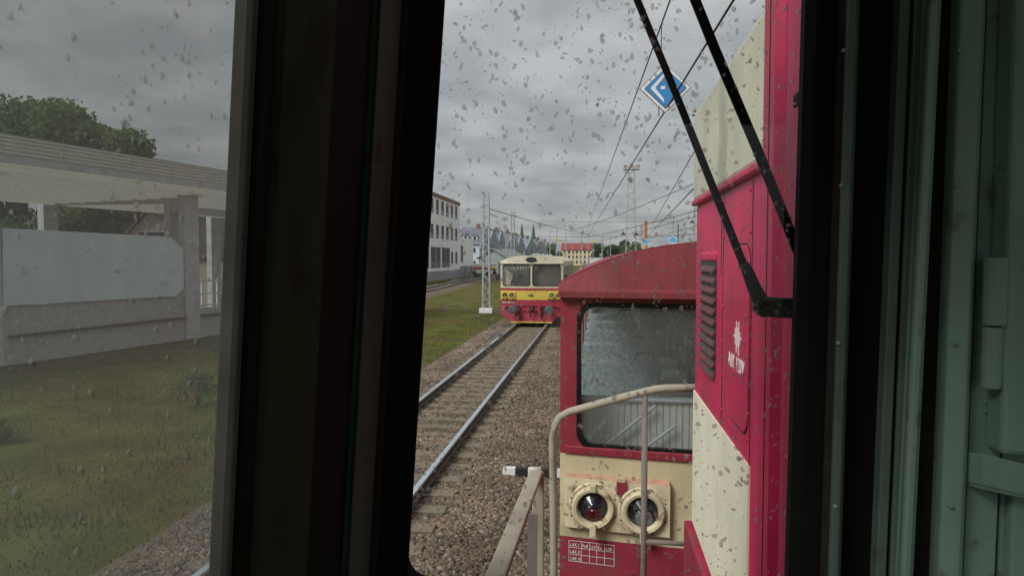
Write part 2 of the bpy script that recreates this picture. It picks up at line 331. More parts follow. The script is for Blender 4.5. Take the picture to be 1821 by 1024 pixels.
def stones(name, n, area, size, m):
    """joined ballast stones; area() -> x,y arrays"""
    x, y = area(n); ok = np.ones(len(x), bool)
    # keep off the rails
    for xr in (TX - .7535, TX + .7535): ok &= np.abs(x - xr) > .075
    # sleeper tops stay mostly clear
    ph = np.abs(((y - 3.2 + .325) % .65) - .325); onsl = (ph < .145) & (np.abs(x - TX) < 1.27)
    ok &= ~(onsl & (rng.random(len(x)) > .05)); x, y = x[ok], y[ok]; onsl = onsl[ok]; n = len(x)
    base = np.array([[-1, -1, -.6], [1, -1, -.6], [1, 1, -.6], [-1, 1, -.6], [-.6, -.6, .6], [.7, -.5, .7], [.5, .6, .5], [-.6, .5, .75]]) * .7
    Fq = np.array([[4, 5, 6, 7], [0, 1, 5, 4], [1, 2, 6, 5], [2, 3, 7, 6], [3, 0, 4, 7]])
    P = base[None] * (1 + rng.uniform(-.4, .4, (n, 8, 3)))
    s = rng.uniform(size[0], size[1], n); P *= s[:, None, None] * np.stack([rng.uniform(.7, 1.4, n), rng.uniform(.7, 1.4, n), rng.uniform(.5, .9, n)], 1)[:, None, :]
    a = rng.uniform(0, 6.28, n); tl = rng.uniform(-.5, .5, n)
    yy = P[..., 1] * np.cos(tl)[:, None] - P[..., 2] * np.sin(tl)[:, None]; zz_ = P[..., 1] * np.sin(tl)[:, None] + P[..., 2] * np.cos(tl)[:, None]
    X = P[..., 0] * np.cos(a)[:, None] - yy * np.sin(a)[:, None]; Y = P[..., 0] * np.sin(a)[:, None] + yy * np.cos(a)[:, None]
    zb = bedz(x) + rng.uniform(-.004, .018, n); zb[onsl] = -.168
    V = np.stack([X + x[:, None], Y + y[:, None], zz_ + zb[:, None] + s[:, None] * .12], -1).reshape(-1, 3)
    Fc = (Fq[None] + (np.arange(n) * 8)[:, None, None]).reshape(-1, 4)
    return numpy_mesh(name, V, Fc, m, None, 4)
def stone_mat():
    m = bpy.data.materials.new('ballast_stone'); m.use_nodes = True; t = m.node_tree; b = t.nodes['Principled BSDF']; b.inputs['Roughness'].default_value = .85
    b.inputs['Specular IOR Level'].default_value = .25
    g = t.nodes.new('ShaderNodeNewGeometry'); r = t.nodes.new('ShaderNodeValToRGB'); t.links.new(g.outputs['Random Per Island'], r.inputs[0])
    cols = [(0, (.075, .065, .055)), (.2, (.20, .15, .10)), (.38, (.30, .20, .125)), (.55, (.16, .135, .11)), (.72, (.24, .20, .16)), (.86, (.36, .25, .165)), (.95, (.40, .36, .31)), (1, (.12, .11, .10))]
    el = r.color_ramp.elements; el[0].position, el[0].color = 0, (*cols[0][1], 1); el[1].position, el[1].color = 1, (*cols[-1][1], 1)
    for p_, c_ in cols[1:-1]:
        e = el.new(p_); e.color = (*c_, 1)
    tcn = t.nodes.new('ShaderNodeTexCoord'); n = t.nodes.new('ShaderNodeTexNoise'); n.inputs['Scale'].default_value = .9; n.inputs['Detail'].default_value = 3; t.links.new(tcn.outputs['Object'], n.inputs[0])
    mx_ = t.nodes.new('ShaderNodeMix'); mx_.data_type = 'RGBA'; mx_.blend_type = 'MULTIPLY'; mx_.inputs[0].default_value = 1
    t.links.new(r.outputs[0], mx_.inputs[6]); rr = t.nodes.new('ShaderNodeMapRange'); rr.inputs[1].default_value = .3; rr.inputs[2].default_value = .7; rr.inputs[3].default_value = .5; rr.inputs[4].default_value = 1.0
    t.links.new(n.outputs[0], rr.inputs[0]); t.links.new(rr.outputs[0], mx_.inputs[7]); t.links.new(mx_.outputs[2], b.inputs['Base Color']); return m
M_stone = stone_mat()
def area_near(n):
    y = 4.2 + 20 * rng.random(n) ** 1.7; return rng.uniform(-5.35, .1, n), y
def area_far(n):
    y = 22 + 22 * rng.random(n); return rng.uniform(-5.35, -.2, n), y
tag(stones('ballast', 100000, area_near, (.018, .042), M_stone), 'loose brown and grey ballast stones around the left track', 'ballast', kind='stuff')
tag(stones('ballast', 26000, area_far, (.032, .06), M_stone), 'ballast stones farther along the left track towards the railcar', 'ballast', kind='stuff')

# fouling point marker between the tracks
fm = empty('fouling_marker', PZ(945, 838, -.16), 0, 'black and white striped marker bar lying on the ballast', 'marker')
for i in range(5):
    b_ = boxo('stripe', M_white if i % 2 == 0 else M_blackp, fm, -.45 + .2 * i, -.25 + .2 * i, -.05, .05, -.07, .06, bevel=.008)

# ------------------------------------------------------------------ grass blades and weeds
def blades(name, pts, h, m, label, wdt=.012):
    n = len(pts); a = rng.uniform(0, 6.28, n); hh = rng.uniform(h[0], h[1], n); lx = rng.normal(0, .3, n) * hh; ly = rng.normal(0, .3, n) * hh
    x, y = pts[:, 0], pts[:, 1]; dx = np.cos(a) * wdt; dy = np.sin(a) * wdt; z = np.full(n, GZ - .02)
    V = np.stack([np.stack([x - dx, y - dy, z], 1), np.stack([x + dx, y + dy, z], 1), np.stack([x + lx * .4 + dx * .6, y + ly * .4 + dy * .6, z + hh * .6], 1), np.stack([x + lx, y + ly, z + hh], 1), np.stack([x + lx * .4 - dx * .6, y + ly * .4 - dy * .6, z + hh * .6], 1)], 1).reshape(-1, 3)
    o = (np.arange(n) * 5)[:, None]; T = np.concatenate([o + [0, 1, 2], o + [0, 2, 4], o + [4, 2, 3]])
    return tag(numpy_mesh(name, V, T, m), label, 'grass', kind='stuff')
p1 = np.stack([rng.uniform(-20, -5.3, 60000), 5 + 40 * rng.random(60000) ** 1.3], 1)
blades('grass', p1, (.02, .07), M_blade, 'short mown grass beside the tracks', .01)
cl_ = []
for k in range(95):
    c = np.array([rng.uniform(-14.5, -6.2), rng.uniform(8, 17)]); cl_.append(c + rng.normal(0, .16, (14, 2)))
blades('grass', np.concatenate(cl_), (.10, .34), M_blade, 'taller weedy grass tufts in front of the shelter', .007)

def leaf_cloud(name, blobs, n, size, m, parent):
    """blobs: (x,y,z,rx,ry,rz); leaves near blob shells and inside"""
    wts = np.array([b[3] * b[4] * b[5] for b in blobs]); wts = wts / wts.sum(); idx = rng.choice(len(blobs), n, p=wts); B = np.array(blobs)[idx]
    d = rng.normal(0, 1, (n, 3)); d /= np.linalg.norm(d, axis=1)[:, None]; r = rng.random(n) ** .33 * (1 + rng.normal(0, .07, n))
    C = B[:, :3] + d * r[:, None] * B[:, 3:]
    t1 = rng.normal(0, 1, (n, 3)); t1 /= np.linalg.norm(t1, axis=1)[:, None]; t2 = np.cross(t1, rng.normal(0, 1, (n, 3))); t2 /= np.linalg.norm(t2, axis=1)[:, None]
    s = rng.uniform(size[0], size[1], n)[:, None]
    V = np.stack([C - t1 * s, C + t2 * s * .55, C + t1 * s, C - t2 * s * .55], 1).reshape(-1, 3)
    Fc = (np.arange(n) * 4)[:, None] + np.arange(4)
    return numpy_mesh(name, V, Fc, m, parent, 4)
def leaf_mat(name, col):
    m = mat(name, col, .7, var=.3, scale=.8, spec=.2, island=.45); t = m.node_tree; b = t.nodes['Principled BSDF']
    o = [n for n in t.nodes if n.type == 'OUTPUT_MATERIAL'][0]; tl = t.nodes.new('ShaderNodeBsdfTranslucent'); tl.inputs[0].default_value = (col[0] * 1.3, col[1] * 1.4, col[2], 1)
    mx_ = t.nodes.new('ShaderNodeMixShader'); mx_.inputs[0].default_value = .4; t.links.new(b.outputs[0], mx_.inputs[1]); t.links.new(tl.outputs[0], mx_.inputs[2]); t.links.new(mx_.outputs[0], o.inputs[0]); return m
M_leaf = leaf_mat('tree_leaf', (.15, .22, .085)); M_leaf2 = leaf_mat('dark_tree_leaf', (.10, .165, .07)); M_leaf3 = leaf_mat('yellow_green_leaf', (.16, .19, .06))
M_bark = mat('bark', (.12, .09, .065), .9, var=.3, scale=8, bump=.5)
M_twig = mat('bare_twig', (.30, .27, .25), .9, var=.2)
CROWN = {}
def tree(name, x, y, h, rad, m, label, group, n=5000, leaf=(.12, .26), key=None, trunk_frac=.28):
    e = empty(name, (x, y, GZ - .05), 0, label, 'tree', group)
    rr = random.Random(hash((round(x, 1), round(y, 1))) & 0xffff)
    th = h * trunk_frac; mb = MB(); mb.tube([(0, 0, 0), (.03 * h * .2, 0, th * .6), (0, .02, th), (.1, 0, h * .7)], [h * .028, h * .021, h * .018, h * .006], 8)
    bl = []
    for k in range(13):
        a = rr.uniform(0, 6.28); q = rr.uniform(.0, .75) * rad; zc = h * rr.uniform(trunk_frac + .12, .86)
        f = 1 - .55 * max(0, (zc / h - .55)) / .45
        px_, py_ = math.cos(a) * q * f, math.sin(a) * q * f; r0 = rad * rr.uniform(.32, .55)
        bl.append((px_, py_, zc, r0, r0, r0 * rr.uniform(.6, .9)))
        mb.tube([(0, 0, th * rr.uniform(.7, 1.1)), (px_ * .5, py_ * .5, zc * .75 + .1 * h), (px_, py_, zc)], [h * .012, h * .008, h * .003], 5, cap=False)
    mb.build('trunk', M_bark, e, smooth=True)
    leaf_cloud('crown', bl, n, leaf, m, e); return e
for i, (px, v, Y, rad, m) in enumerate([(-70, 150, 42, 5.0, M_leaf), (25, 168, 46, 4.4, M_leaf2), (105, 186, 44, 4.0, M_leaf), (170, 214, 47, 3.6, M_leaf3), (232, 236, 45, 3.2, M_leaf), (272, 262, 50, 2.4, M_leaf3)]):
    c = PY(px, v, Y); h = (c[2] - GZ) * 1.07
    tree('broadleaf_tree', c[0], Y, h, rad, m, ['broadleaf tree cut by the left photo edge behind the shelter roof', 'tallest dark green tree above the shelter roof at far left', 'mid green tree above the shelter roof, second from the left', 'yellow green tree above the middle of the shelter roof', 'green tree above the shelter roof with a stepped crown', 'last small tree at the right end of the row behind the shelter'][i], 'trees behind the shelter', n=9000, leaf=(.12, .27), trunk_frac=.15)
# undergrowth hedge behind the shelter
hb = empty('hedge', (-34, 42, GZ), 0, 'dense green hedge seen through the gap below the shelter roof', 'hedge')
bl = []
for k in range(26):
    s = k / 25; bl.append((-15 + 13.5 * s, -2 + 4 * math.sin(k), 1.4 + random.uniform(.5, 3.2), 2.0, 1.5, 1.9))
leaf_cloud('foliage', bl, 12000, (.12, .25), M_leaf2, hb)
MB().tube([(-8, 0, 0), (-8, 0, 3)], .12).tube([(2, 0, 0), (2, 0, 3)], .12).build('stem', M_bark, hb)
# small shrub near the window edge, leaf at far left
for i, (u, v, r) in enumerate([(352, 722, .55), (-8, 790, .30)]):
    c = PZ(u, v, GZ); e = empty('small_shrub', c, 0, ['leafy green shrub on the grass beside the window frame', 'dark weed cut off by the left photo edge'][i], 'shrub')
    bl = [(random.uniform(-r, r) * .7, random.uniform(-r, r) * .7, random.uniform(.2, 1.1) * r * 1.5, r * .45, r * .45, r * .4) for _ in range(9)]
    leaf_cloud('foliage', bl, 900, (.025, .06), M_leaf, e)
    st = MB()
    for b_ in bl: st.tube([(0, 0, 0), (b_[0] * .5, b_[1] * .5, b_[2] * .6), b_[:3]], [.012, .008, .004], 5)
    st.build('stem', M_bark, e)
# ------------------------------------------------------------------ railcars (trailer coach ahead and oncoming railcar share one body type)
HW = 1.535
def yf(x): return .17 * (abs(x) / HW) ** 1.6
def zr(x): return 3.32 - .30 * min(1, abs(x) / HW) ** 3.1
def plate(x0, x1, z0, z1, th=.05, out=0.0, n=8):
    """curved plate following the bowed front"""
    mb = MB(); V = []
    for i in range(n + 1):
        x = x0 + (x1 - x0) * i / n; y = yf(x) - out
        V += [(x, y, z0), (x, y, z1), (x, y + th, z1), (x, y + th, z0)]
    fs = []
    for i in range(n):
        a = i * 4; b = a + 4
        for j in range(4): fs.append((a + j, a + (j + 1) % 4, b + (j + 1) % 4, b + j))
    fs += [(3, 2, 1, 0), (n * 4, n * 4 + 1, n * 4 + 2, n * 4 + 3)]
    return mb.add(V, fs)
def ring_plate(inner, outer, th=.05, out=0.0):
    mb = MB(); k = len(inner)
    V = [(x, yf(x) - out, z) for x, z in inner] + [(x, yf(x) - out, z) for x, z in outer]
    V += [(x, y + th, z) for x, y, z in V]
    fs = []
    for i in range(k):
        j = (i + 1) % k
        fs += [(i, j, k + j, k + i), (2 * k + i, 3 * k + i, 3 * k + j, 2 * k + j), (i, 2 * k + i, 2 * k + j, j), (k + i, k + j, 3 * k + j, 3 * k + i)]
    return mb.add(V, fs)
def frame_pts(cx_, cz_, hw, hh, r, ox0, ox1, oz0, oz1, n=6):
    inn = []; out = []
    corners = ((1, 1, 0, ox1, oz1), (-1, 1, 90, ox0, oz1), (-1, -1, 180, ox0, oz0), (1, -1, 270, ox1, oz0))
    for sx, sz, a0, ex, ez in corners:
        for i in range(n + 1):
            a = math.radians(a0 + 90 * i / n); p = (cx_ + sx * (hw - r) + r * math.cos(a), cz_ + sz * (hh - r) + r * math.sin(a)); inn.append(p)
            vert_first = a0 in (0, 180)
            if i == 0: out.append((ex, p[1]) if vert_first else (p[0], ez))
            elif i == n: out.append((p[0], ez) if vert_first else (ex, p[1]))
            else: out.append((ex, ez))
    return inn, out
def add_subdiv_y(o): return o
def railcar(e, P):
    R, U, BAND, LOW = P['roof'], P['upper'], P['band'], P['low']
    # lower front
    plate(-HW, HW, .62, P['band_z'][0], .05).build('lower_panel', LOW, e)
    plate(-HW, HW, P['band_z'][0] + .002, P['band_z'][1] - .002, .05).build('front_band', BAND, e)
    if P.get('stripe'): plate(-HW, HW, P['band_z'][1], P['stripe'], .05).build('red_stripe', LOW, e)
    zlo = P.get('stripe') or P['band_z'][1]
    for s in (-1, 1):
        cx_ = s * .735; inn, out = frame_pts(cx_, 2.365, .675, .515, .11, min(0, s * HW), max(0, s * HW), zlo, 2.95)
        sur = ring_plate(inn, out, .06).build('window_surround', U, e)
        inn2 = rrect(cx_, 2.365, .648, .488, .10); inn3 = rrect(cx_, 2.365, .682, .522, .115)
        fr = ring_plate(inn2, inn3, .05, .012).build('rubber_seal', M_rubber_shade, sur)
        g = MB(); n = 14; V = []
        for i in range(n + 1):
            x = cx_ - .665 + 1.33 * i / n; V += [(x, yf(x) + .022, 1.86), (x, yf(x) + .022, 2.87)]
        g.add(V, [(2 * i, 2 * i + 1, 2 * i + 3, 2 * i + 2) for i in range(n)]); g.build('windscreen', P['glass'], e, fix=False)
    # sill moulding below the windows
    if not P.get('stripe'): plate(-HW + .03, HW - .03, zlo - .001, zlo + .06, .02, .018, 12).build('moulding', U, e, bevel=.01)
    # brow
    mb = MB(); n = 24; V = []
    for i in range(n + 1):
        x = -HW - .012 + (2 * HW + .024) * i / n; y = yf(x)
        V += [(x, y - .075, 2.925), (x, y - .075, 2.965), (x, y - .055, 2.985), (x, y - .012, max(zr(x), 2.99)), (x, y + .05, max(zr(x), 2.99) - .02), (x, y + .02, 2.925)]
    fs = [(i * 6 + j, i * 6 + (j + 1) % 6, i * 6 + 6 + (j + 1) % 6, i * 6 + 6 + j) for i in range(n) for j in range(6)]
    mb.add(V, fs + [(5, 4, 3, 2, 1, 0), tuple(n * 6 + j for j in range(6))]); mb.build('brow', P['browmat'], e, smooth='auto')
    # roof
    L = 13.9; mb = MB(); V = []; n = 20
    xs = [-HW * 1.005 + 2 * HW * 1.005 * i / n for i in range(n + 1)]
    for y in (.12, L):
        for x in xs: V.append((x, y + (yf(x) if y < 1 else 0), zr(x) + .012))
        for x in xs[::-1]: V.append((x * .985, y + (yf(x) if y < 1 else 0), zr(x) - .035))
    k = 2 * (n + 1); mb.add(V, [(j, (j + 1) % k, k + (j + 1) % k, k + j) for j in range(k)] + [tuple(range(k))[::-1], tuple(range(k, 2 * k))])
    rf = mb.build('roof', R, e, smooth='auto')
    if P.get('vents'):
        for yv in (2.5, 5.5, 8.5, 11.5): boxo('roof_vent', M_galv, rf, -.25, .25, yv - .2, yv + .2, 3.33, 3.42, bevel=.03)
    # side walls with windows
    for s in (-1, 1):
        xo, xi = s * HW, s * (HW - .06)
        a, b = min(xo, xi), max(xo, xi); y0 = yf(HW) + .052
        boxo('side_wall', LOW, e, a, b, y0, L, .62, P['band_z'][0] - .001)
        boxo('side_wall', BAND if not P.get('stripe') else U, e, a, b, y0, L, P['band_z'][0], 1.90)
        boxo('side_wall', U, e, a, b, y0, L, 2.78, 3.03)
        ws = [.75 + 1.64 * i for i in range(8)]; ye = y0
        for wy in ws + [L - .15]:
            pi_ = boxo('window_pillar', U, e, a, b, ye, wy, 1.901, 2.779); xl = s * (HW - .065); boxo('pillar_lining', M_inter, pi_, xl - .004, xl + .004, ye, wy, 1.902, 2.95); ye = wy + 1.42
            if wy < L - .2:
                xm = (a + b) / 2; g = MB(); g.add([(xm, wy, 1.9), (xm, wy + 1.42, 1.9), (xm, wy + 1.42, 2.78), (xm, wy, 2.78)], [(0, 1, 2, 3)]); pn = g.build('side_window', G_clear, e, fix=False)
                boxo('window_frame', M_alu, pn, xm - .02, xm + .02, wy, wy + 1.42, 2.46, 2.49)
    boxo('rear_wall', U, e, -HW + .06, HW - .06, L - .06, L, .62, 3.0)
    boxo('ceiling', M_ceil, e, -HW + .07, HW - .07, .26, L - .08, 2.955, 2.97)
    for s in (-1, 1): xl = s * (HW - .075); boxo('wall_lining', M_inter, e, xl - .006, xl + .006, .3, L - .08, 1.16, 1.89)
    boxo('floor', M_floor, e, -HW + .062, HW - .062, .24, L - .07, 1.05, 1.15)
    # twin lamp boxes
    for s in (-1, 1):
        lens = (P['lens'][0], P['lens'][1])
        x0, x1 = (-1.51, -.77) if s < 0 else (.77, 1.51)
        yb = min(yf(x0), yf(x1)); zc = P['lamp_z']
        bx = MB(); t0, t1 = zc + .185, zc - .175
        ya, yb2 = yf(x0) - .055, yf(x1) - .055
        bx.add([(x0 + .03, ya, t1), (x1, yb2, t1), (x1, yb2, t0), (x0 + .03, ya, t0), (x0, ya + .09, t1 - .01), (x1, yb2 + .09, t1 - .01), (x1, yb2 + .09, t0 + .035), (x0, ya + .09, t0 + .035)],
               [(0, 1, 2, 3), (4, 7, 6, 5), (0, 4, 5, 1), (0, 3, 7, 4), (1, 5, 6, 2)])
        bx.mi = 1; bx.add([(x0 + .03, ya, t0), (x1, yb2, t0), (x1, yb2 + .09, t0 + .035), (x0, ya + .09, t0 + .035)], [(0, 1, 2, 3)])
        box = bx.build('lamp_box', [P['lampmat'], P['lamptop']], e)
        if P.get('detail'):
            xm = (x0 + x1) / 2 + .04
            MB().box(xm - .033, xm + .033, yf(xm) - .075, yf(xm) - .050, t0 - .085, t0 + .004).build('red_bracket', M_cred, box)
            MB().box(xm - .026, xm + .026, yf(xm) - .078, yf(xm) - .045, t0 + .005, t0 + .028).build('bracket_cap', P['lampmat'], box)
        for q, xc in enumerate((x0 + .214, x0 + .558)):
            y = yf(xc) - .055; n = 40 if P.get('detail') else 20
            MB().lathe([(.172, .0), (.172, -.012), (.165, -.018), (.160, -.018), (.157, -.012), (.148, -.012), (.146, -.05), (.137, -.058), (.118, -.055), (.105, -.03), (.105, -.01)], (xc, y, zc - .005), (0, 1, 0), n).build('lamp_ring', P['lampmat'], box, smooth=False)
            pr = [(.107, -.006)]
            for k_ in range(6): r = .100 - .014 * k_; pr += [(r, -.016 - .0015 * k_), (r - .010, -.022 - .0015 * k_)]
            pr += [(.012, -.033)]
            lm = MB(); lm.lathe(pr, (xc, y, zc - .005), (0, 1, 0), n); lens_o = lm.build('lens', M_lens, box)
            MB().lathe([(.060, -.0225), (.052, -.0275), (.044, -.0265), (.038, -.0305), (.026, -.030), (.022, -.0335), (.010, -.033)], (xc + .004, y, zc - .045), (0, 1, 0), n).build('reflector', lens[q if s < 0 else 1 - q], lens_o)
            MB().box(xc - .02, xc + .02, y - .075, y - .012, zc + .115, zc + .165).build('latch', P['lampmat'], box, bevel=.005)
            MB().box(xc - .022, xc + .022, y - .085, y - .012, zc - .20, zc - .11).build('latch', P['lampmat'], box, bevel=.006)
            if P.get('detail'):
                for k_ in range(8):
                    a = k_ * .785 + .4; MB().lathe([(.006, 0), (.006, -.006)], (xc + .165 * math.cos(a), y - .016, zc - .005 + .165 * math.sin(a)), (0, 1, 0), 6).build('screw', M_rust, box)
    # running gear seen below
    for yb_ in (2.9, 10.9):
        for s in (-1, 1): MB().lathe([(.10, -.07), (.42, -.07), (.42, .06), (.45, .065), (.45, .08), (.10, .08)], (s * .72, yb_, .46), (s, 0, 0), 24).build('wheel', M_rust, e)
        MB().tube([(-.75, yb_, .46), (.75, yb_, .46)], .08).build('axle', M_rust, e)
    boxo('underframe', M_black, e, -1.2, 1.2, .35, L - .3, .60, 1.04)
M_floor = mat('interior_floor', (.34, .34, .32), .8); M_ceil = mat('ceiling_white', (.75, .75, .70), .7, var=.04)
M_seat = mat('seat_fabric', (.26, .33, .355), .9, var=.45, scale=24, dirt=(.55, .34, .27), dirt_amt=1.0, dirt_scale=34, dirt_pos=.60)
M_inter = mat('interior_panel', (.60, .64, .57), .7, var=.06)
M_rib = mat('ribbed_panel', (.47, .47, .44), .6, var=.08, scale=20)
M_yel = mat('railcar_yellow', (.62, .48, .085), .55, var=.1, streak=.25)
M_rcream = mat('railcar_cream', (.55, .52, .38), .6, var=.1, streak=.25)
M_rred = mat('railcar_red', (.34, .03, .055), .55, var=.12, streak=.3)
M_curt = mat('beige_curtain', (.68, .58, .48), .9, var=.12, scale=12)
M_navy = mat('buffer_slate', (.07, .085, .10), .6, var=.15)

coach = empty('trailer_coach', (1.26, 4.80, 0), 0, 'dull red passenger coach with cream band and twin round lamps, coupled ahead of the hood', 'train coach')
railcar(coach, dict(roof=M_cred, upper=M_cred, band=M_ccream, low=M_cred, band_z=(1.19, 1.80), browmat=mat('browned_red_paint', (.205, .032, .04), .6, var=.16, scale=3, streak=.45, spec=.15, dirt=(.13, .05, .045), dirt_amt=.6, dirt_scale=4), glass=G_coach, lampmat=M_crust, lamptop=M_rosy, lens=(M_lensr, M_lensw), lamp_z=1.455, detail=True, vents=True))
# lettering table on the lower panel
tb = MB(); tx0, tx1, tz0, tz1 = -1.468, -1.145, 1.015, 1.165
def ysurf(x): return yf(x) - .0015
cols = [0, .28, .46, .62, .79, 1.0]; rows = [0, .34, .67, 1.0]
for r_ in rows:
    z = tz0 + (tz1 - tz0) * r_
    for i in range(6):
        xa, xb = tx0 + (tx1 - tx0) * i / 6, tx0 + (tx1 - tx0) * (i + 1) / 6; tb.add([(xa, ysurf(xa), z - .0016), (xb, ysurf(xb), z - .0016), (xb, ysurf(xb), z + .0016), (xa, ysurf(xa), z + .0016)], [(0, 1, 2, 3)])
for c_ in cols:
    x = tx0 + (tx1 - tx0) * c_; tb.add([(x - .0016, ysurf(x) - .0004, tz0), (x + .0016, ysurf(x) - .0004, tz0), (x + .0016, ysurf(x) - .0004, tz1), (x - .0016, ysurf(x) - .0004, tz1)], [(0, 1, 2, 3)])
table = tb.build('lettering_table', M_white, coach, fix=False)
def tt(body, x, z, size): 
    sl = (yf(x + .01) - yf(x)) / .01
    text('lettering', body, size, M_white, table, (x, yf(x) - .003, z), (1, sl, 0), (0, 0, 1), sx=.85, depth=.0008)
for i, t_ in enumerate(('LAK I', 'LAK II', 'LAK III')): tt(t_, tx0 + .008, tz1 - .040 - .0505 * i, .034)
for c_, t_ in zip(cols[1:], ('PuR', 'LLF', 'Kn', '6.00')): tt(t_, tx0 + (tx1 - tx0) * c_ + .006, tz1 - .040, .032)
MB().box(-1.03, -.87, yf(.95) - .02, yf(.95) + .01, .93, .965).build('step_slot', M_blackp, coach)
# coach interior
boxo('ribbed_partition', M_inter, coach, -HW + .07, HW - .07, .51, .55, 1.16, 2.115)
rib = MB()
for i in range(60):
    x = -1.44 + i * .048; rib.box(x, x + .036, .498, .5095, 1.17, 2.115)
rp = rib.build('ribbing', M_rib, coach); boxo('partition_top', M_galv, coach, -1.46, 1.46, .47, .57, 2.117, 2.145, bevel=.008)
for q in (((-1.30, .42, 1.72), (-.84, .44, 2.10)), ((-1.0, .42, 1.72), (-.70, .44, 1.95))):
    MB().tube(q, .013).build('blue_rail', mat('blue_grey_tube', (.33, .39, .42), .6), coach)
boxo('end_bulkhead', M_inter, coach, -1.46, 1.46, 10.2, 10.25, 1.16, 3.2)
boxo('end_door', mat('door_green_grey', (.30, .34, .30), .7), coach, -.40, .35, 10.15, 10.198, 1.17, 2.95, bevel=.01)
def seat(x0, x1, y, hx):
    s = boxo('seat_back', M_seat, coach, x0, x1, y, y + .13, 1.52, 2.21, bevel=.04)
    boxo('seat_cushion', M_seat, s, x0, x1, y + .135, y + .62, 1.45, 1.62, bevel=.05)
    boxo('seat_base', M_black, s, x0 + .1, x1 - .1, y + .16, y + .5, 1.152, 1.449)
    MB().tube([(hx - .10, y + .05, 2.19), (hx - .075, y + .05, 2.275), (hx + .075, y + .05, 2.275), (hx + .10, y + .05, 2.19)], .013).build('grab_handle', M_blackp, s)
for i in range(6):
    y = 2.0 + 1.42 * i; seat(-1.45, -.66, y, -.82); seat(.10, 1.45, y + .3, .28)
# buffers and coupling gear of the coach
for s in (-1, 1): MB().lathe([(.09, 0), (.09, -.42), (.19, -.44), (.19, -.47), (.10, -.49)], (s * .875, .02, .78), (0, 1, 0), 24).build('buffer', M_navy, coach)
boxo('headstock', M_cred, coach, -1.3, 1.3, .05, .3, .45, .619)

rc = empty('railcar', (TX, 33.6, 0), 0, 'oncoming cream, yellow and red diesel railcar on the left track', 'railcar')
railcar(rc, dict(roof=M_rcream, upper=M_rcream, band=M_yel, low=M_rred, band_z=(1.17, 1.62), stripe=1.74, browmat=M_rcream, glass=G_car, lampmat=M_yel, lamptop=M_yel, lens=(M_lensw, M_lensw), lamp_z=1.39, vents=True))
sk = MB(); sk.prism([(-HW, .06, .60), (HW, .06, .60), (HW, .06, .48), (1.02, .0, .12), (-1.02, 0, .12), (-HW, .06, .48)], (0, .12, 0)); sk.build('skirt', M_rred, rc)
boxo('skirt_edge', M_yel, rc, -1.02, 1.02, -.012, .13, .05, .119)
for s in (-1, 1):
    bf = MB().lathe([(.10, .05), (.10, -.30), (.21, -.32), (.21, -.36), (.12, -.385)], (s * .875, .0, .72), (0, 1, 0), 24).build('buffer', M_navy, rc)
    MB().tube([(s * .55, -.05, .85), (s * .56, -.2, .6), (s * .53, -.1, .2)], .03).build('brake_hose', M_blackp, rc)
    MB().box(s * HW + (-.24 if s < 0 else .02), s * HW + (-.02 if s < 0 else .24), .12, .18, 2.12, 2.42).build('mirror', M_blackp, rc, bevel=.03)
    wp = MB().bar([(s * .10 + .52, -.02, 2.86), (s * .10 + .28 if s < 0 else .35, -.015, 2.45)], .03, .02, (0, 1, 0)).build('wiper', M_blackp, rc)
MB().tube([(-.04, -.02, .88), (-.02, -.18, .72), (0, -.15, .35)], .04).tube([(.06, -.02, .9), (.06, -.2, .66)], .05).build('coupling', M_blackp, rc)
MB().box(.33, .47, -.14, -.005, .50, .93).build('bracket', M_rred, rc, bevel=.02)
MB().box(-.66, -.60, -.10, -.005, .55, .95).build('bracket', M_rred, rc, bevel=.02)
boxo('headstock', M_rred, rc, -1.45, 1.45, -.04, .02, .88, .93)
hl = MB().lathe([(.001, -.02), (.20, -.02), (.20, .25)], (0, -.07, 3.13), (0, 1, 0), 24); hl.v = [(x * 1.32, y, 3.13 + (z - 3.13) * .62) for x, y, z in hl.v]; hl.build('roof_headlamp', M_lens, rc)
MB().tube([(0, .3, 3.3), (0, .3, 3.62)], .02).build('aerial', M_blackp, rc)
lg = MB()
for cxl in (-.055, .055):
    V = []; n = 24
    for i in range(n):
        a = 2 * math.pi * i / n + .6; V += [(cxl + .085 * math.cos(a), -.004, 1.385 + .07 * math.sin(a)), (cxl + .05 * math.cos(a), -.004, 1.385 + .036 * math.sin(a))]
    lg.add(V, [(2 * i, 2 * i + 1, 2 * i + 3, 2 * i + 2) for i in range(n - 4)])
lg.box(-.015, .06, -.006, -.003, 1.37, 1.40); lg.build('emblem', M_blackp, rc, fix=False)
text('lettering', '810 461-0', .15, M_white, rc, (-1.44, .12, .99), (1, -.14, 0), (0, 0, 1), depth=.002)
for i, t_ in enumerate(('8,2m', '13,97', '22 t')): text('lettering', t_, .085, M_white, rc, (-1.47, .13, .84 - .10 * i), (1, -.1, 0), (0, 0, 1), depth=.002)
# driver's cab back wall
boxo('cab_bulkhead', M_curt, rc, -1.46, 1.46, 1.6, 1.65, 1.16, 2.62); boxo('cab_door', mat('cab_door_grey', (.16, .16, .18), .7), rc, -.20, .18, 1.55, 1.598, 1.2, 2.6)
boxo('control_desk', M_black, rc, -1.3, 1.3, .45, .8, 1.2, 1.78, bevel=.03)
boxo('driver_seat', M_black, rc, -1.08, -.62, 1.32, 1.44, 1.3, 2.42, bevel=.03)
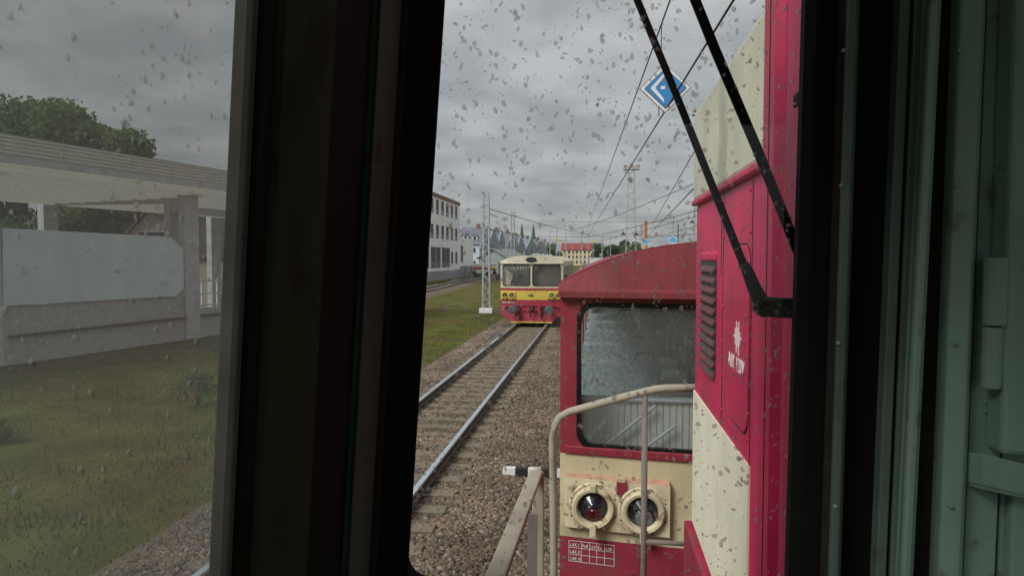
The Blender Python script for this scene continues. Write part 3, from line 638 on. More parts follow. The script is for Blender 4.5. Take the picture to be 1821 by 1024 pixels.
# driver
def driver():
    e = empty('person', (TX - .85, 33.6 + 1.08, 1.16), 0, 'driver in a blue shirt sitting behind the railcar windscreen', 'person')
    me = bpy.data.meshes.new('body')
    J = {'pel': (0, .05, .45), 'sp': (0, .08, .70), 'ch': (0, .07, .92), 'nk': (0, .05, 1.05), 'hd0': (0, .03, 1.13), 'hd1': (0, .02, 1.22), 'hd2': (0, .03, 1.30),
         'sl': (-.19, .06, .97), 'el': (-.27, -.05, .74), 'wl': (-.18, -.28, .70), 'hl': (-.15, -.36, .70), 'sr': (.19, .06, .97), 'er': (.27, -.05, .74), 'wr': (.18, -.28, .70), 'hr': (.15, -.36, .70),
         'kl': (-.14, -.38, .46), 'al': (-.14, -.36, .08), 'tl': (-.14, -.52, .04), 'kr': (.14, -.38, .46), 'ar': (.14, -.36, .08), 'tr': (.14, -.52, .04)}
    R = dict(pel=.15, sp=.14, ch=.15, nk=.06, hd0=.075, hd1=.095, hd2=.075, sl=.075, el=.05, wl=.035, hl=.035, sr=.075, er=.05, wr=.035, hr=.035, kl=.07, al=.045, tl=.035, kr=.07, ar=.045, tr=.035)
    E = [('pel', 'sp'), ('sp', 'ch'), ('ch', 'nk'), ('nk', 'hd0'), ('hd0', 'hd1'), ('hd1', 'hd2'), ('ch', 'sl'), ('sl', 'el'), ('el', 'wl'), ('wl', 'hl'), ('ch', 'sr'), ('sr', 'er'), ('er', 'wr'), ('wr', 'hr'), ('pel', 'kl'), ('kl', 'al'), ('al', 'tl'), ('pel', 'kr'), ('kr', 'ar'), ('ar', 'tr')]
    ks = list(J); me.from_pydata([J[k] for k in ks], [(ks.index(a), ks.index(b)) for a, b in E], [])
    o = bpy.data.objects.new('body', me); link(o); o.modifiers.new('skin', 'SKIN'); me.skin_vertices.new() if not me.skin_vertices else None
    for i, k in enumerate(ks): me.skin_vertices[0].data[i].radius = (R[k], R[k])
    me.skin_vertices[0].data[0].use_root = True
    s = o.modifiers.new('s', 'SUBSURF'); s.levels = 2; s.render_levels = 2
    dg = bpy.context.evaluated_depsgraph_get(); m2 = bpy.data.meshes.new_from_object(o.evaluated_get(dg)); bpy.data.objects.remove(o)
    skin = mat('skin', (.52, .33, .25), .6, var=.05); shirt = mat('blue_shirt', (.05, .11, .24), .85, var=.1, scale=20); tr = mat('dark_trousers', (.03, .035, .05), .85)
    m2.materials.clear(); [m2.materials.append(x) for x in (skin, shirt, tr)]
    for p in m2.polygons:
        c = p.center; p.material_index = 0 if (c.z > 1.04 or (c.y < -.30 and c.z > .6)) else (1 if c.z > .52 and c.y > -.34 else 2); p.use_smooth = True
    b = bpy.data.objects.new('body', m2); link(b, e)
    MB().lathe([(.001, .0), (.06, -.004), (.092, -.03), (.10, -.075), (.097, -.10)], (0, .04, 1.385), (0, 0, 1), 16).build('hair', mat('dark_hair', (.05, .035, .025), .8), b, smooth=True)
    fc = MB()
    for s_ in (-1, 1): fc.lathe([(.012, 0), (.012, -.006)], (s_ * .036, -.078, 1.235), (0, 1, 0), 8)
    fc.build('eyes', M_blackp, b); MB().prism([(-.016, -.07, 1.19), (.016, -.07, 1.19), (0, -.075, 1.24)], (0, -.03, 0)).build('nose', skin, b)
driver()

# ------------------------------------------------------------------ our locomotive: hood, handrails, cab
loco = empty('locomotive', (0, 0, 0), 0, 'crimson and cream locomotive with louvred hood, seen from inside its dark green cab', 'locomotive')
HX = .44; HF = 3.27
boxo('hood', M_red, loco, HX, 2.08, 1.10, HF, 1.30, 3.44, bevel=.012)
cw = MB(); cw.prism([(HX - .014, 1.80, 3.462), (HX - .014, 1.80, 3.85), (HX + .03, 1.80, 3.885), (2.06, 1.80, 3.93), (2.10, 1.80, 3.462)], (0, HF + .012 - 1.80, 0)); cw.build('cream_cowl', M_creamtop, loco, bevel=.01)
boxo('cowl_lip', M_red, loco, HX - .022, 2.1, 1.81, HF + .018, 3.438, 3.461, bevel=.006)
ys = [2.075, 2.22, 2.36, 2.52, 2.80, HF + .004]
for a, b in zip(ys[:-1], ys[1:]): boxo('cream_panel', M_cream, loco, HX - .006, HX + .01, a + .0012, b - .0012, 1.98, 2.592)
boxo('hood_skirt', mat('dark_skirt_red', (.36, .03, .07), .6, var=.16, scale=4, streak=.4, spec=.2, dirt=(.20, .06, .06), dirt_amt=.7, dirt_scale=5, dirt_pos=.48), loco, HX - .035, 2.1, 1.2, HF + .06, 1.30, 1.96, bevel=.008)  # skirt red is darker than the hood red, streaked and mottled
# rounded inspection hatch
pl = rrect(2.285, 2.955, .175, .285, .07); MB().prism([(HX - .005, y, z) for y, z in pl], (.01, 0, 0)).build('inspection_hatch', M_red, loco, bevel=.003)
gr = MB(); ro = rrect(2.285, 2.955, .181, .291, .075); 
k = len(ro); gr.add([(HX - .0015, y, z) for y, z in ro] + [(HX - .0015, y, z) for y, z in pl], [(i, (i + 1) % k, k + (i + 1) % k, k + i) for i in range(k)]); gr.build('hatch_gap', M_brown, loco, fix=False)
for yy_, z0, z1 in ((2.56, 2.60, 3.43), (2.60, 3.14, 3.36), (2.085, 1.97, 3.43)): boxo('panel_seam', M_brown, loco, HX - .0015, HX + .01, yy_, yy_ + .006, z0, z1)
# louvres
boxo('louvre_opening', M_blackp, loco, HX - .002, HX + .02, 2.70, 3.09, 2.745, 3.205)
boxo('louvre_cap', M_red, loco, HX - .007, HX + .01, 2.70, 3.09, 3.188, 3.225, bevel=.012)
M_slat = mat('dark_louvre_slat', (.135, .04, .05), .6, var=.3, scale=12, dirt=(.08, .055, .055), dirt_amt=.9, dirt_scale=8, spec=.25, dirt_pos=.45)  # slats darker and browner than the hood red
for i in range(11):
    zt = 3.185 - i * .0405
    s_ = MB(); s_.prism([(HX + .012, 2.70, zt), (HX - .016, 2.70, zt - .032), (HX - .018, 2.70, zt - .038), (HX - .012, 2.70, zt - .038), (HX + .018, 2.70, zt - .004)], (0, .39, 0)); s_.build('louvre_slat', M_slat, loco)
for yb_, z0b, z1b, nb in ((2.545, 2.66, 3.40, 7), (2.115, 2.66, 3.40, 7)):
    for q_ in range(nb): MB().lathe([(.0055, .002), (.0055, -.003), (.003, -.0045)], (HX - .001, yb_, z0b + (z1b - z0b) * q_ / (nb - 1)), (1, 0, 0), 8).build('bolt', M_red, loco)
# lettering and emblem on the hood
text('lettering', 'ALK 120V', .066, M_white, loco, (HX - .0065, 2.405, 2.843), (0, -1, 0), (0, 0, 1), sx=.80, spacing=1.18, depth=.001)
em = MB()
def emb(y0, y1, z0, z1): em.box(HX - .0075, HX - .0055, 2.26 - y1, 2.26 - y0, z0, z1)
emb(-.056, -.034, 2.947, 2.955); emb(-.034, -.027, 2.925, 2.977); emb(-.017, -.010, 2.900, 3.0); emb(.001, .008, 2.92, 2.982); emb(.018, .025, 2.895, 3.0); emb(.034, .041, 2.93, 2.97); emb(.041, .060, 2.947, 2.955)
em.build('battery_emblem', M_white, loco)
# ribbed nearer hood section beside the cab
YR = 1.83; XR = .407
rb = MB(); prof = [(XR, YR), (XR, tanx(1371) and XR / tanx(1372)), (XR + .022, XR / tanx(1375)), (XR + .022, (XR + .022) / tanx(1391)), (XR + .004, (XR) / tanx(1394)), (XR + .004, 1.10), (.9, 1.10), (.9, YR)]
rb.prism([(x, y, 1.3) for x, y in prof], (0, 0, 2.95)); rb.build('ribbed_hood_section', M_red, loco, bevel=.003)
boxo('hood_slot', M_brown, loco, XR + .001, XR + .02, 1.1, 1.56, 3.52, 3.545)
boxo('panel_seam', M_brown, loco, XR - .0015, XR + .01, 1.765, 1.769, 1.31, 4.2)
# front platform, handrails
boxo('platform', M_black, loco, -.12, 2.75, 1.10, 3.75, 1.02, 1.14); boxo('underframe', M_black, loco, .1, 2.4, -4, 3.7, .5, 1.0)
boxo('buffer_beam', M_red, loco, -.1, 2.7, 3.76, 3.84, .72, 1.2)
for s in (-1, 1): MB().lathe([(.09, 0), (.09, .10), (.2, .12), (.2, .15)], (1.26 + s * .875, 3.84, .95), (0, 1, 0), 20).build('buffer', M_black, loco)
YH = 3.42
def hp(u, v): return PY(u, v, YH)
path = [(*hp(985, 1024)[:2], 1.14)] + [hp(985, 1010), hp(984, 900), hp(983, 775), hp(987, 755), hp(996, 741), hp(1012, 732), hp(1060, 719), hp(1120, 703), hp(1165, 692), hp(1185, 690), hp(1250, 689)]
MB().bar(path, .042, .012, (0, 1, 0)).build('front_handrail', M_rail, loco) if False else MB().tube(path, .019, 10).build('front_handrail', M_rail, loco, smooth=True)
q = hp(1147, 702); MB().tube([q, (q[0], YH, 1.14)], .0150, 8).build('handrail_post', mat('brown_grey_handrail_paint', (.20, .175, .155), .8, var=.14, spec=.2), loco, smooth=True)  # post and cross rail are darker and browner than the handrail
a_, b_ = hp(1147, 962), hp(1240, 968); MB().tube([a_, b_], .012, 8).build('cross_rail', mat('brown_grey_handrail_paint', (.2, .175, .155)), loco, smooth=True)
# side walkway handrail next to the cab
SX = -.185
pk = PX(957, 838, SX); lo = PX(884, 1040, SX)
MB().bar([(SX, pk[1], 1.14), (SX, pk[1], pk[2] - .05), (SX, pk[1], pk[2])], .036, .016, (1, 0, 0)).build('side_handrail_post', M_rail, loco, bevel=.004)
MB().bar([(SX - .006, pk[1] + .01, pk[2] - .005), (SX - .008, lo[1], lo[2]), (SX - .012, 1.12, lo[2] - .05)], .040, .016, (1, 0, 0)).build('side_handrail', M_rail, loco, bevel=.004)
MB().lathe([(.019, -.03), (.019, -.005), (.012, .006), (.003, .010)], (SX - .003, pk[1] + .004, pk[2]), (0, 0, 1), 12).build('rail_knob', M_rail, loco, smooth=True)
MB().bar([(SX - .022, pk[1] - .10, 1.14), (SX - .008, pk[1] - .09, pk[2] - .10)], .028, .012, (1, 0, 0)).build('side_handrail_post', mat('brown_grey_handrail_paint', (.27, .23, .20), .6, var=.12), loco)

# --- cab shell
CW = mat('cab_exterior', (.42, .03, .09), .5)
def strip(name, pts, m, z0=1.72, z1=4.18, sh=0.0, bevel=0.0, parent=None):
    mb = MB(); mb.prism([(x, y, z0) for x, y in pts], (0, 0, z1 - z0)); mb.shear(sh); return mb.build(name, m, parent or loco, bevel=bevel)
SL = .068
def sw(u, X): return X / tanx(u)           # Y on a plane X
# left corner pillar (plan polygons at eye level)
strip('side_window_jamb', [(-.3125, .546), (-.301, .546), (-.2955, .549), (-.2955, .556), (-.3085, .556)], M_alu, sh=SL, bevel=.002)
strip('side_window_seal', [(-.308, .557), (-.295, .557), (-.294, .562), (-.294, .584), (-.296, .587), (-.335, .61), (-.335, .598)], M_rubber_shade, sh=SL)
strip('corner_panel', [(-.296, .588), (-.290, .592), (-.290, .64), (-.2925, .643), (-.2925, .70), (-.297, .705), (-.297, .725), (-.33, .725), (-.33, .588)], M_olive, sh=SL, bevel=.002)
strip('corner_shade_strip', [(-.306, .726), (-.306, .86), (-.335, .86), (-.335, .726)], M_rubber_shade, sh=SL)  # black strip painted in as shade between pillar panel and screen frame
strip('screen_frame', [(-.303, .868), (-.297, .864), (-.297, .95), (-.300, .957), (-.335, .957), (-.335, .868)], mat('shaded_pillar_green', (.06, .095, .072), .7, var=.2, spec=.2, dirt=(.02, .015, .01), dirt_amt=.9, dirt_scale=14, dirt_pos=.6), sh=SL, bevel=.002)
strip('screen_frame_edge', [(-.3005, .958), (-.293, .958), (-.293, .975), (-.335, .975), (-.335, .958)], M_brown, sh=SL)
xs_ = tanx(762)
strip('screen_seal', [(-.293, .976), (-.272, .985), (xs_ * 1.012, 1.012), (xs_ * 1.03, 1.03), (xs_ * 1.045 - .004, 1.045), (-.335, 1.045), (-.335, .976)], M_rubber_shade, sh=SL + .004, bevel=.004)
strip('cab_corner_post', [(-.341, .605), (-.341, 1.044), (-.336, 1.10), (-.41, 1.10), (-.42, 1.0), (-.42, .76)], CW, sh=SL)
# right of the windscreen, on the front wall
xr_ = tanx(1411)
def fx(u, Y): return tanx(u) * Y
RS = .012
strip('screen_seal', [(xr_ * 1.03, 1.03), (fx(1418, 1.0), 1.0), (fx(1440, .975), .975), (fx(1476, .965), .965), (fx(1476, .965), 1.045), (xr_ * 1.045, 1.045)], M_rubber_shade, sh=RS, bevel=.004)
strip('screen_frame_edge', [(fx(1477, .962), .962), (fx(1490, .95), .95), (fx(1490, .95), 1.0), (fx(1477, .962), 1.0)], M_brown, sh=RS)
strip('screen_frame', [(fx(1491, .948), .948), (fx(1495, .94), .94), (fx(1508, .94), .94), (fx(1513, .95), .95), (fx(1513, .95), 1.0), (fx(1491, .948), 1.0)], M_greendk, sh=RS, bevel=.002)
strip('wall_gap', [(fx(1514, .975), .975), (fx(1580, .975), .975), (fx(1580, .975), 1.04), (fx(1514, .975), 1.04)], M_rubber_shade, sh=RS)
strip('wall_panel', [(fx(1581, .955), .955), (fx(1600, .955), .955), (fx(1600, .955), 1.04), (fx(1581, .955), 1.04)], M_greendk, sh=RS + .006, bevel=.002)
strip('wall_crease', [(fx(1601, .962), .962), (fx(1606, .962), .962), (fx(1606, .962), 1.04), (fx(1601, .962), 1.04)], M_brown, sh=RS + .006)
strip('wall_panel', [(fx(1607, .956), .956), (fx(1621, .956), .956), (fx(1621, .956), 1.04), (fx(1607, .956), 1.04)], M_greendk, sh=RS + .006, bevel=.002)
strip('wall_rib', [(fx(1622, .95), .95), (fx(1627, .925), .925), (fx(1633, .918), .918), (fx(1645, .920), .920), (fx(1651, .93), .93), (fx(1651, .95), 1.04), (fx(1622, .95), 1.04)], M_green, sh=RS + .01, bevel=.003)
strip('wall_crease', [(fx(1652, .962), .962), (fx(1679, .962), .962), (fx(1679, .962), 1.04), (fx(1652, .962), 1.04)], M_brown, sh=RS + .01)
strip('door_frame', [(fx(1680, .952), .952), (fx(1690, .930), .930), (fx(1728, .922), .922), (fx(1735, .93), .93), (fx(1735, .93), 1.04), (fx(1680, .952), 1.04)], M_green, sh=RS, bevel=.004)
strip('door_rebate', [(fx(1736, .945), .945), (fx(1792, .945), .945), (fx(1792, .945), 1.04), (fx(1736, .945), 1.04)], M_green, sh=RS)
c0 = PY(1790, 806, .915)
mb = MB().box(fx(1787, .91), 1.2, .905, .944, c0[2], 4.18); mb.build('cupboard_door', M_green, loco, bevel=.006)
mb = MB().box(fx(1812, .93), 1.2, .928, .944, 1.72, c0[2] - .034); mb.build('cupboard_door', M_green, loco, bevel=.004)
strip('door_rebate', [(fx(1793, .946), .946), (1.2, .946), (1.2, 1.04), (fx(1793, .946), 1.04)], M_green)
t0, t1, t2 = PY(1772, 458, .915), PY(1769, 580, .915), PY(1762, 690, .915)
MB().tube([t0, (t1[0], t1[1], t1[2] + .001)], .0135, 12).build('hinge_knuckle', M_green, loco, smooth=False, bevel=.002)
MB().tube([(t1[0] - .002, t1[1], t1[2] - .001), t2], .0115, 12).build('hinge_knuckle', M_green, loco, bevel=.002)
MB().box(t0[0] + .005, t0[0] + .03, .908, .93, t2[2] + .01, t0[2]).build('hinge_leaf', M_green, loco, bevel=.002)
# folded plate catch below the door
ca, cb = PY(1722, 835, .925), PY(1830, 850, .9)
mb = MB(); z1_, z0_ = PY(1740, 808, .925)[2], PY(1740, 864, .925)[2]
mb.prism([(ca[0], .944, z1_), (ca[0] + .012, .915, z1_ + .004), (ca[0] + .09, .895, z1_ - .010), (ca[0] + .09, .90, z1_ - .014), (ca[0] + .014, .92, z1_ - .002), (ca[0] + .004, .944, z1_ - .003)], (0, 0, -(z1_ - z0_))); mb.build('door_catch', M_green, loco, bevel=.002)
for u, v in ((1752, 712), (1758, 722), (1750, 730)): MB().lathe([(.0025, 0), (.0025, -.003)], PY(u, v, .944), (0, 1, 0), 8).build('rivet', M_green, loco)
for v in (90, 330, 610, 900):
    for u, Y in ((1502, .9385), (1708, .9225)): MB().lathe([(.0026, .002), (.0026, -.0008), (.0018, -.0014)], PY(u - v * .018, v, Y), (0, 1, 0), 10).build('screw', M_green, loco)
# rest of the shell: floor, roof, walls with windows, lower and upper walls
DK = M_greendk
boxo('cab_floor', M_black, loco, -.46, 2.98, -1.75, 1.10, 1.60, 1.719)
boxo('cab_roof', mat('cab_ceiling', (.62, .62, .58), .8), loco, -.46, 2.98, -1.75, 1.10, 4.181, 4.26)
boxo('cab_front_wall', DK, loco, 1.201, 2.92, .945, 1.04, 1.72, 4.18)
# windscreen sill and head
zs = PY(800, 1034, 1.03)[2]
boxo('screen_sill', M_rubber_shade, loco, -.40, .30, .972, 1.046, 1.72, zs)
for sx_, xx in ((1, xs_ * 1.03 + SL * (zs - 3.2) - .004), (-1, xr_ * 1.03 + RS * (zs - 3.2) + .004)):
    r = .035; pts = [(xx, zs - .005), (xx, zs + r)] + [(xx + sx_ * (r - r * math.cos(t)), zs + r - r * math.sin(t)) for t in [math.radians(a) for a in (15, 30, 45, 60, 75)]] + [(xx + sx_ * r, zs), (xx + sx_ * r, zs - .005)]
    MB().prism([(x, 1.012, z) for x, z in pts], (0, .032, 0)).build('screen_seal_corner', M_rubber_shade, loco)
boxo('screen_head', M_rubber_shade, loco, -.30, .34, .972, 1.046, 3.86, 4.18)
# left side: sill, head, rear post; rear and right walls with windows
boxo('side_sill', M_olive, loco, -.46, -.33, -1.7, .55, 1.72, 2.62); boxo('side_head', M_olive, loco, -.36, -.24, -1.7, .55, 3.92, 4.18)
boxo('side_rear_post', M_olive, loco, -.42, -.30, -1.7, -.85, 2.621, 3.919)
for nm, a in (('rear_wall', (-.42, 2.92, -1.75, -1.70, 1.72, 2.6)), ('rear_wall', (-.42, 2.92, -1.75, -1.70, 3.9, 4.18)), ('rear_wall', (1.1, 1.4, -1.75, -1.70, 2.601, 3.899)), ('right_wall', (2.92, 2.98, -1.7, 1.1, 1.72, 2.5)), ('right_wall', (2.92, 2.98, -1.7, 1.1, 3.8, 4.18)), ('right_wall', (2.92, 2.98, .8, 1.1, 2.501, 3.799)), ('right_wall', (2.92, 2.98, -1.7, -1.3, 2.501, 3.799))):
    boxo(nm, M_green, loco, *a)
def quad(name, pts, m, parent): return MB().add(pts, [(0, 1, 2, 3)]).build(name, m, parent, fix=False)
wpane = quad('windscreen', [(-.34, 1.038, 2.6), (.30, 1.038, 2.6), (.32, 1.038, 3.9), (-.20, 1.038, 3.9)], G_front, loco)
XS = -.3135
spane = quad('side_window', [(XS + SL * (2.62 - 3.2), -.85, 2.62), (XS + SL * (2.62 - 3.2), .5562, 2.62), (XS + SL * (3.92 - 3.2), .5562, 3.92), (XS + SL * (3.92 - 3.2), -.85, 3.92)], G_side, loco)
# wipers (outside the screen)
YW = 1.065
def wq(u, v, Y=YW): return PY(u, v, Y)
wa = MB(); wa.tube([wq(1098, -90), wq(1133, 0), wq(1205, 175), wq(1322, 470)], [.0045, .0055, .0055, .006], 8); w1 = wa.build('wiper_arm', M_black, loco, smooth=True)
MB().tube([wq(1322, 468), wq(1330, 484), wq(1341, 512), wq(1358, 545)], [.0066, .0088, .010, .0125], 10).build('wiper_arm_root', M_black, w1, smooth=True)
MB().lathe([(.014, .012), (.0155, .006), (.0155, -.008), (.013, -.012), (.008, -.012), (.007, -.009)], wq(1358, 545), (0, 1, 0), 20).build('wiper_pivot', M_black, w1, smooth=False)
MB().bar([wq(1356, 545, YW + .008), wq(1412, 548, YW + .008), wq(1450, 549, YW + .004)], .03, .008, (0, 0, 1)).build('wiper_bracket', M_navy, w1, bevel=.002)
MB().bar([wq(1208, -80), wq(1236, 0), wq(1270, 85), wq(1345, 262), wq(1420, 450)], .0135, .010, (1, 0, 0)).build('wiper_blade', M_rubber_shade, loco, bevel=.002)

# --- rain on the panes
def rain(name, n, fn, sizes, label):
    V = []; Fc = []; nr = 9
    for k in range(n):
        o, a, b, nn = fn(); r = sizes[0] + (sizes[1] - sizes[0]) * random.random() ** 4.0; ph = random.random() * 6
        el = random.uniform(.8, 1.6); amp = random.uniform(.05, .28); kk = random.choice((2, 3))
        base = len(V); h = r * random.uniform(.42, .6); tilt = random.uniform(-.9, .9)
        for ring, (q, hh) in enumerate(((1, 0), (.93, .38), (.62, .8))):
            for j in range(nr):
                t = 2 * math.pi * j / nr; rr = r * q * (1 + amp * math.sin(kk * t + ph)); ca_, sa_ = math.cos(t) * rr / el, math.sin(t) * rr * el
                x_, y_ = ca_ * math.cos(tilt) - sa_ * math.sin(tilt), ca_ * math.sin(tilt) + sa_ * math.cos(tilt)
                V.append(tuple(o + a * x_ + b * y_ + nn * (h * hh)))
        V.append(tuple(o + nn * h)); top = len(V) - 1
        for ring in range(2):
            for j in range(nr): Fc.append((base + ring * nr + j, base + ring * nr + (j + 1) % nr, base + (ring + 1) * nr + (j + 1) % nr, base + (ring + 1) * nr + j))
        for j in range(nr): Fc.append((base + 2 * nr + j, base + 2 * nr + (j + 1) % nr, top))
        Fc.append(tuple(base + j for j in range(nr))[::-1])
    me = bpy.data.meshes.new(name); me.from_pydata(V, [], Fc); me.materials.append(M_drop); me.polygons.foreach_set('use_smooth', [len(f) < 9 for f in Fc])
    tag(link(bpy.data.objects.new(name, me)), label, 'raindrops', kind='stuff')
def clus(state={}):
    # drops come in small groups
    if state.get('n', 0) <= 0: state['c'] = (random.random(), random.random()); state['n'] = random.choice((1, 1, 2, 3, 4))
    state['n'] -= 1; c = state['c']; return (c[0] + random.gauss(0, .012), c[1] + random.gauss(0, .008))
def f_front():
    s, t = clus(); z = 2.68 + 1.2 * t; x0 = -.30 + .068 * (z - 2.68); return Vector((x0 + (.31 - x0) * s, 1.0390, z)), Vector((1, 0, 0)), Vector((0, 0, 1)), Vector((0, 1, 0))
def f_side():
    s, t = clus(); z = 2.80 + .9 * t; y = .02 + .53 * s
    return Vector((XS - .0012 + SL * (z - 3.2), y, z)), Vector((0, 1, 0)), Vector((SL, 0, 1)).normalized(), Vector((-1, 0, 0))
rain('raindrops', 5600, f_front, (.0007, .0042), 'raindrops scattered over the windscreen')
rain('raindrops', 3000, f_side, (.0004, .0026), 'raindrops scattered over the darker side window')
# put the locomotive's origin at its base
loco.location = (1.26, 0, 0)
for ch in loco.children: ch.matrix_parent_inverse = Matrix.Translation((-1.26, 0, 0))
# ------------------------------------------------------------------ shelter on the left
A = Vector(PZ(0, 652, GZ)); B = Vector(PZ(378, 597, GZ)); dd = (B - A).normalized(); rz = math.atan2(dd.y, dd.x) - math.pi / 2
sh = empty('loading_shelter', A, rz, 'long pale grey open shelter with corrugated roof and white side panel', 'shelter')
# local: x = -depth (away from the track is -x), y = along
M_sh = mat('shelter_grey', (.58, .59, .60), .85, var=.12, scale=2, bump=.15, streak=.35, dirt=(.40, .39, .37), dirt_amt=.6, dirt_scale=1.5); M_shb = mat('shelter_base', (.46, .45, .42), .9, var=.18, scale=6, bump=.3, bscale=30)
M_corr = mat('corrugated_sheet', (.72, .71, .65), .6, var=.08, scale=3, streak=.1); M_pan = mat('white_blue_panel', (.74, .82, .86), .4, var=.08, scale=1, streak=.15)
M_trans = mat('translucent_roof_sheet', (.74, .73, .67), .5, var=.06, scale=2)
def _tr(m):
    t = m.node_tree; b = t.nodes['Principled BSDF']; o = [n for n in t.nodes if n.type == 'OUTPUT_MATERIAL'][0]; tl = t.nodes.new('ShaderNodeBsdfTranslucent'); tl.inputs[0].default_value = (.8, .79, .73, 1)
    mx_ = t.nodes.new('ShaderNodeMixShader'); mx_.inputs[0].default_value = .28; t.links.new(b.outputs[0], mx_.inputs[1]); t.links.new(tl.outputs[0], mx_.inputs[2]); t.links.new(mx_.outputs[0], o.inputs[0])
_tr(M_trans)
def corr(name, pts, pitch, amp, y0, y1, m, parent):
    """trapezoidal sheet swept along y; pts two (x,z) ends; ridges run along y"""
    (xa, za), (xb, zb) = pts; L = math.hypot(xb - xa, zb - za); nx, nz = -(zb - za) / L, (xb - xa) / L; P = []; q = 0.0
    while q < L:
        for f, a in ((0, 0), (.42, 0), (.5, 1), (.92, 1)):
            d = min(q + f * pitch, L) / L; P.append((xa + (xb - xa) * d + nx * amp * a, za + (zb - za) * d + nz * amp * a))
        q += pitch
    mb = MB(); V = [(x, y0, z) for x, z in P] + [(x, y1, z) for x, z in P]; k = len(P); mb.add(V, [(i, i + 1, k + i + 1, k + i) for i in range(k - 1)])
    return mb.build(name, m, parent, smooth=False, fix=False)
base = -GZ
corr('roof_fascia', ((1.0, 6.36 + base), (1.0, 7.02 + base)), .125, -.06, -9, 22, M_corr, sh)
boxo('roof_gutter', M_sh, sh, .93, 1.03, -9, 22, 6.14 + base, 6.35 + base)
corr('roof_sheet', ((.93, 6.15 + base), (-5.0, 5.62 + base)), .50, .20, -9, 22, M_trans, sh)
def post(x, y0, y1, z1, w=.35): return boxo('post', M_sh, sh, x - w, x, y0, y1, 0, z1 + base, bevel=.02)
post(.1, 7.78, 8.58, 6.12); post(-.9, 8.0, 8.66, 6.0); post(-5.0, 5.45, 6.1, 5.6); post(.05, -.55, .12, 6.12); post(.1, 16.2, 17.0, 6.12); post(-5, 15, 15.7, 5.6)
MB().bar([(-4.9, 5.9, 5.62 + base), (-1.2, 8.2, 5.75 + base)], .36, .34, (0, 0, 1)).build('cross_beam', M_sh, sh)
boxo('cross_beam', M_sh, sh, -.9, -.6, 8.1, 16, 5.15 + base, 5.45 + base)
pc = [(.14, 1.66), (7.25, 1.60), (7.72, 1.92), (7.74, 3.55), (7.1, 4.08), (.20, 4.16)]
MB().prism([(.05, y, z + base) for y, z in pc], (-.08, 0, 0)).build('side_panel', M_pan, sh, bevel=.01)
boxo('base_wall', M_shb, sh, -.25, .0, -9, 22, 0, 1.0 + base); boxo('base_wall_top', M_shb, sh, -.22, -.03, -9, 7.76, 1.0 + base, 1.62 + base)
MB().tube([(.10, .25, .66 + base), (.10, 7.75, .68 + base)], .05).build('pipe', M_rust, sh); MB().tube([(.10, 8.62, .70 + base), (.10, 16, .70 + base)], .05).build('pipe', M_rust, sh)
# fence behind the shelter
fe = empty('mesh_fence', tuple(A + dd * 9.4 + Vector((-4, 1.5, 0))), rz, 'white railing beside the shelter post, below the dark roof', 'fence')
for i in range(7): boxo('fence_post', M_white, fe, -.04, .04, i * 1.1 - .04, i * 1.1 + .04, 0, 2.35)
for z in (1.0, 1.6, 2.25): boxo('fence_rail', M_white, fe, -.02, .02, .05, 6.5, z, z + .07)

# ------------------------------------------------------------------ houses
M_dkglass = mat('dark_window_glass', (.04, .045, .05), .15, var=.2, spec=.6)
def window(parent, x0, x1, z0, z1, y, fm, sill=True, nmull=0, d=-1, pm=None):
    """window set on a wall whose outer face is at y and looks along d*y"""
    f = MB(); t = .09
    ya, yb = (y - .02, y + .06) if d < 0 else (y - .06, y + .02)
    f.box(x0, x1, ya, yb, z0, z0 + t).box(x0, x1, ya, yb, z1 - t, z1).box(x0, x0 + t, ya, yb, z0 + t, z1 - t).box(x1 - t, x1, ya, yb, z0 + t, z1 - t)
    for i in range(nmull): xm = x0 + (x1 - x0) * (i + 1) / (nmull + 1); f.box(xm - .04, xm + .04, ya, yb, z0 + t, z1 - t)
    o = f.build('window', fm, parent); boxo('pane', pm or M_dkglass, o, x0 + .02, x1 - .02, y - .012, y + .012, z0 + .02, z1 - .02)
    if sill: boxo('sill', fm, o, x0 - .08, x1 + .08, ya - .08, y, z0 - .08, z0 - .01)
    return o
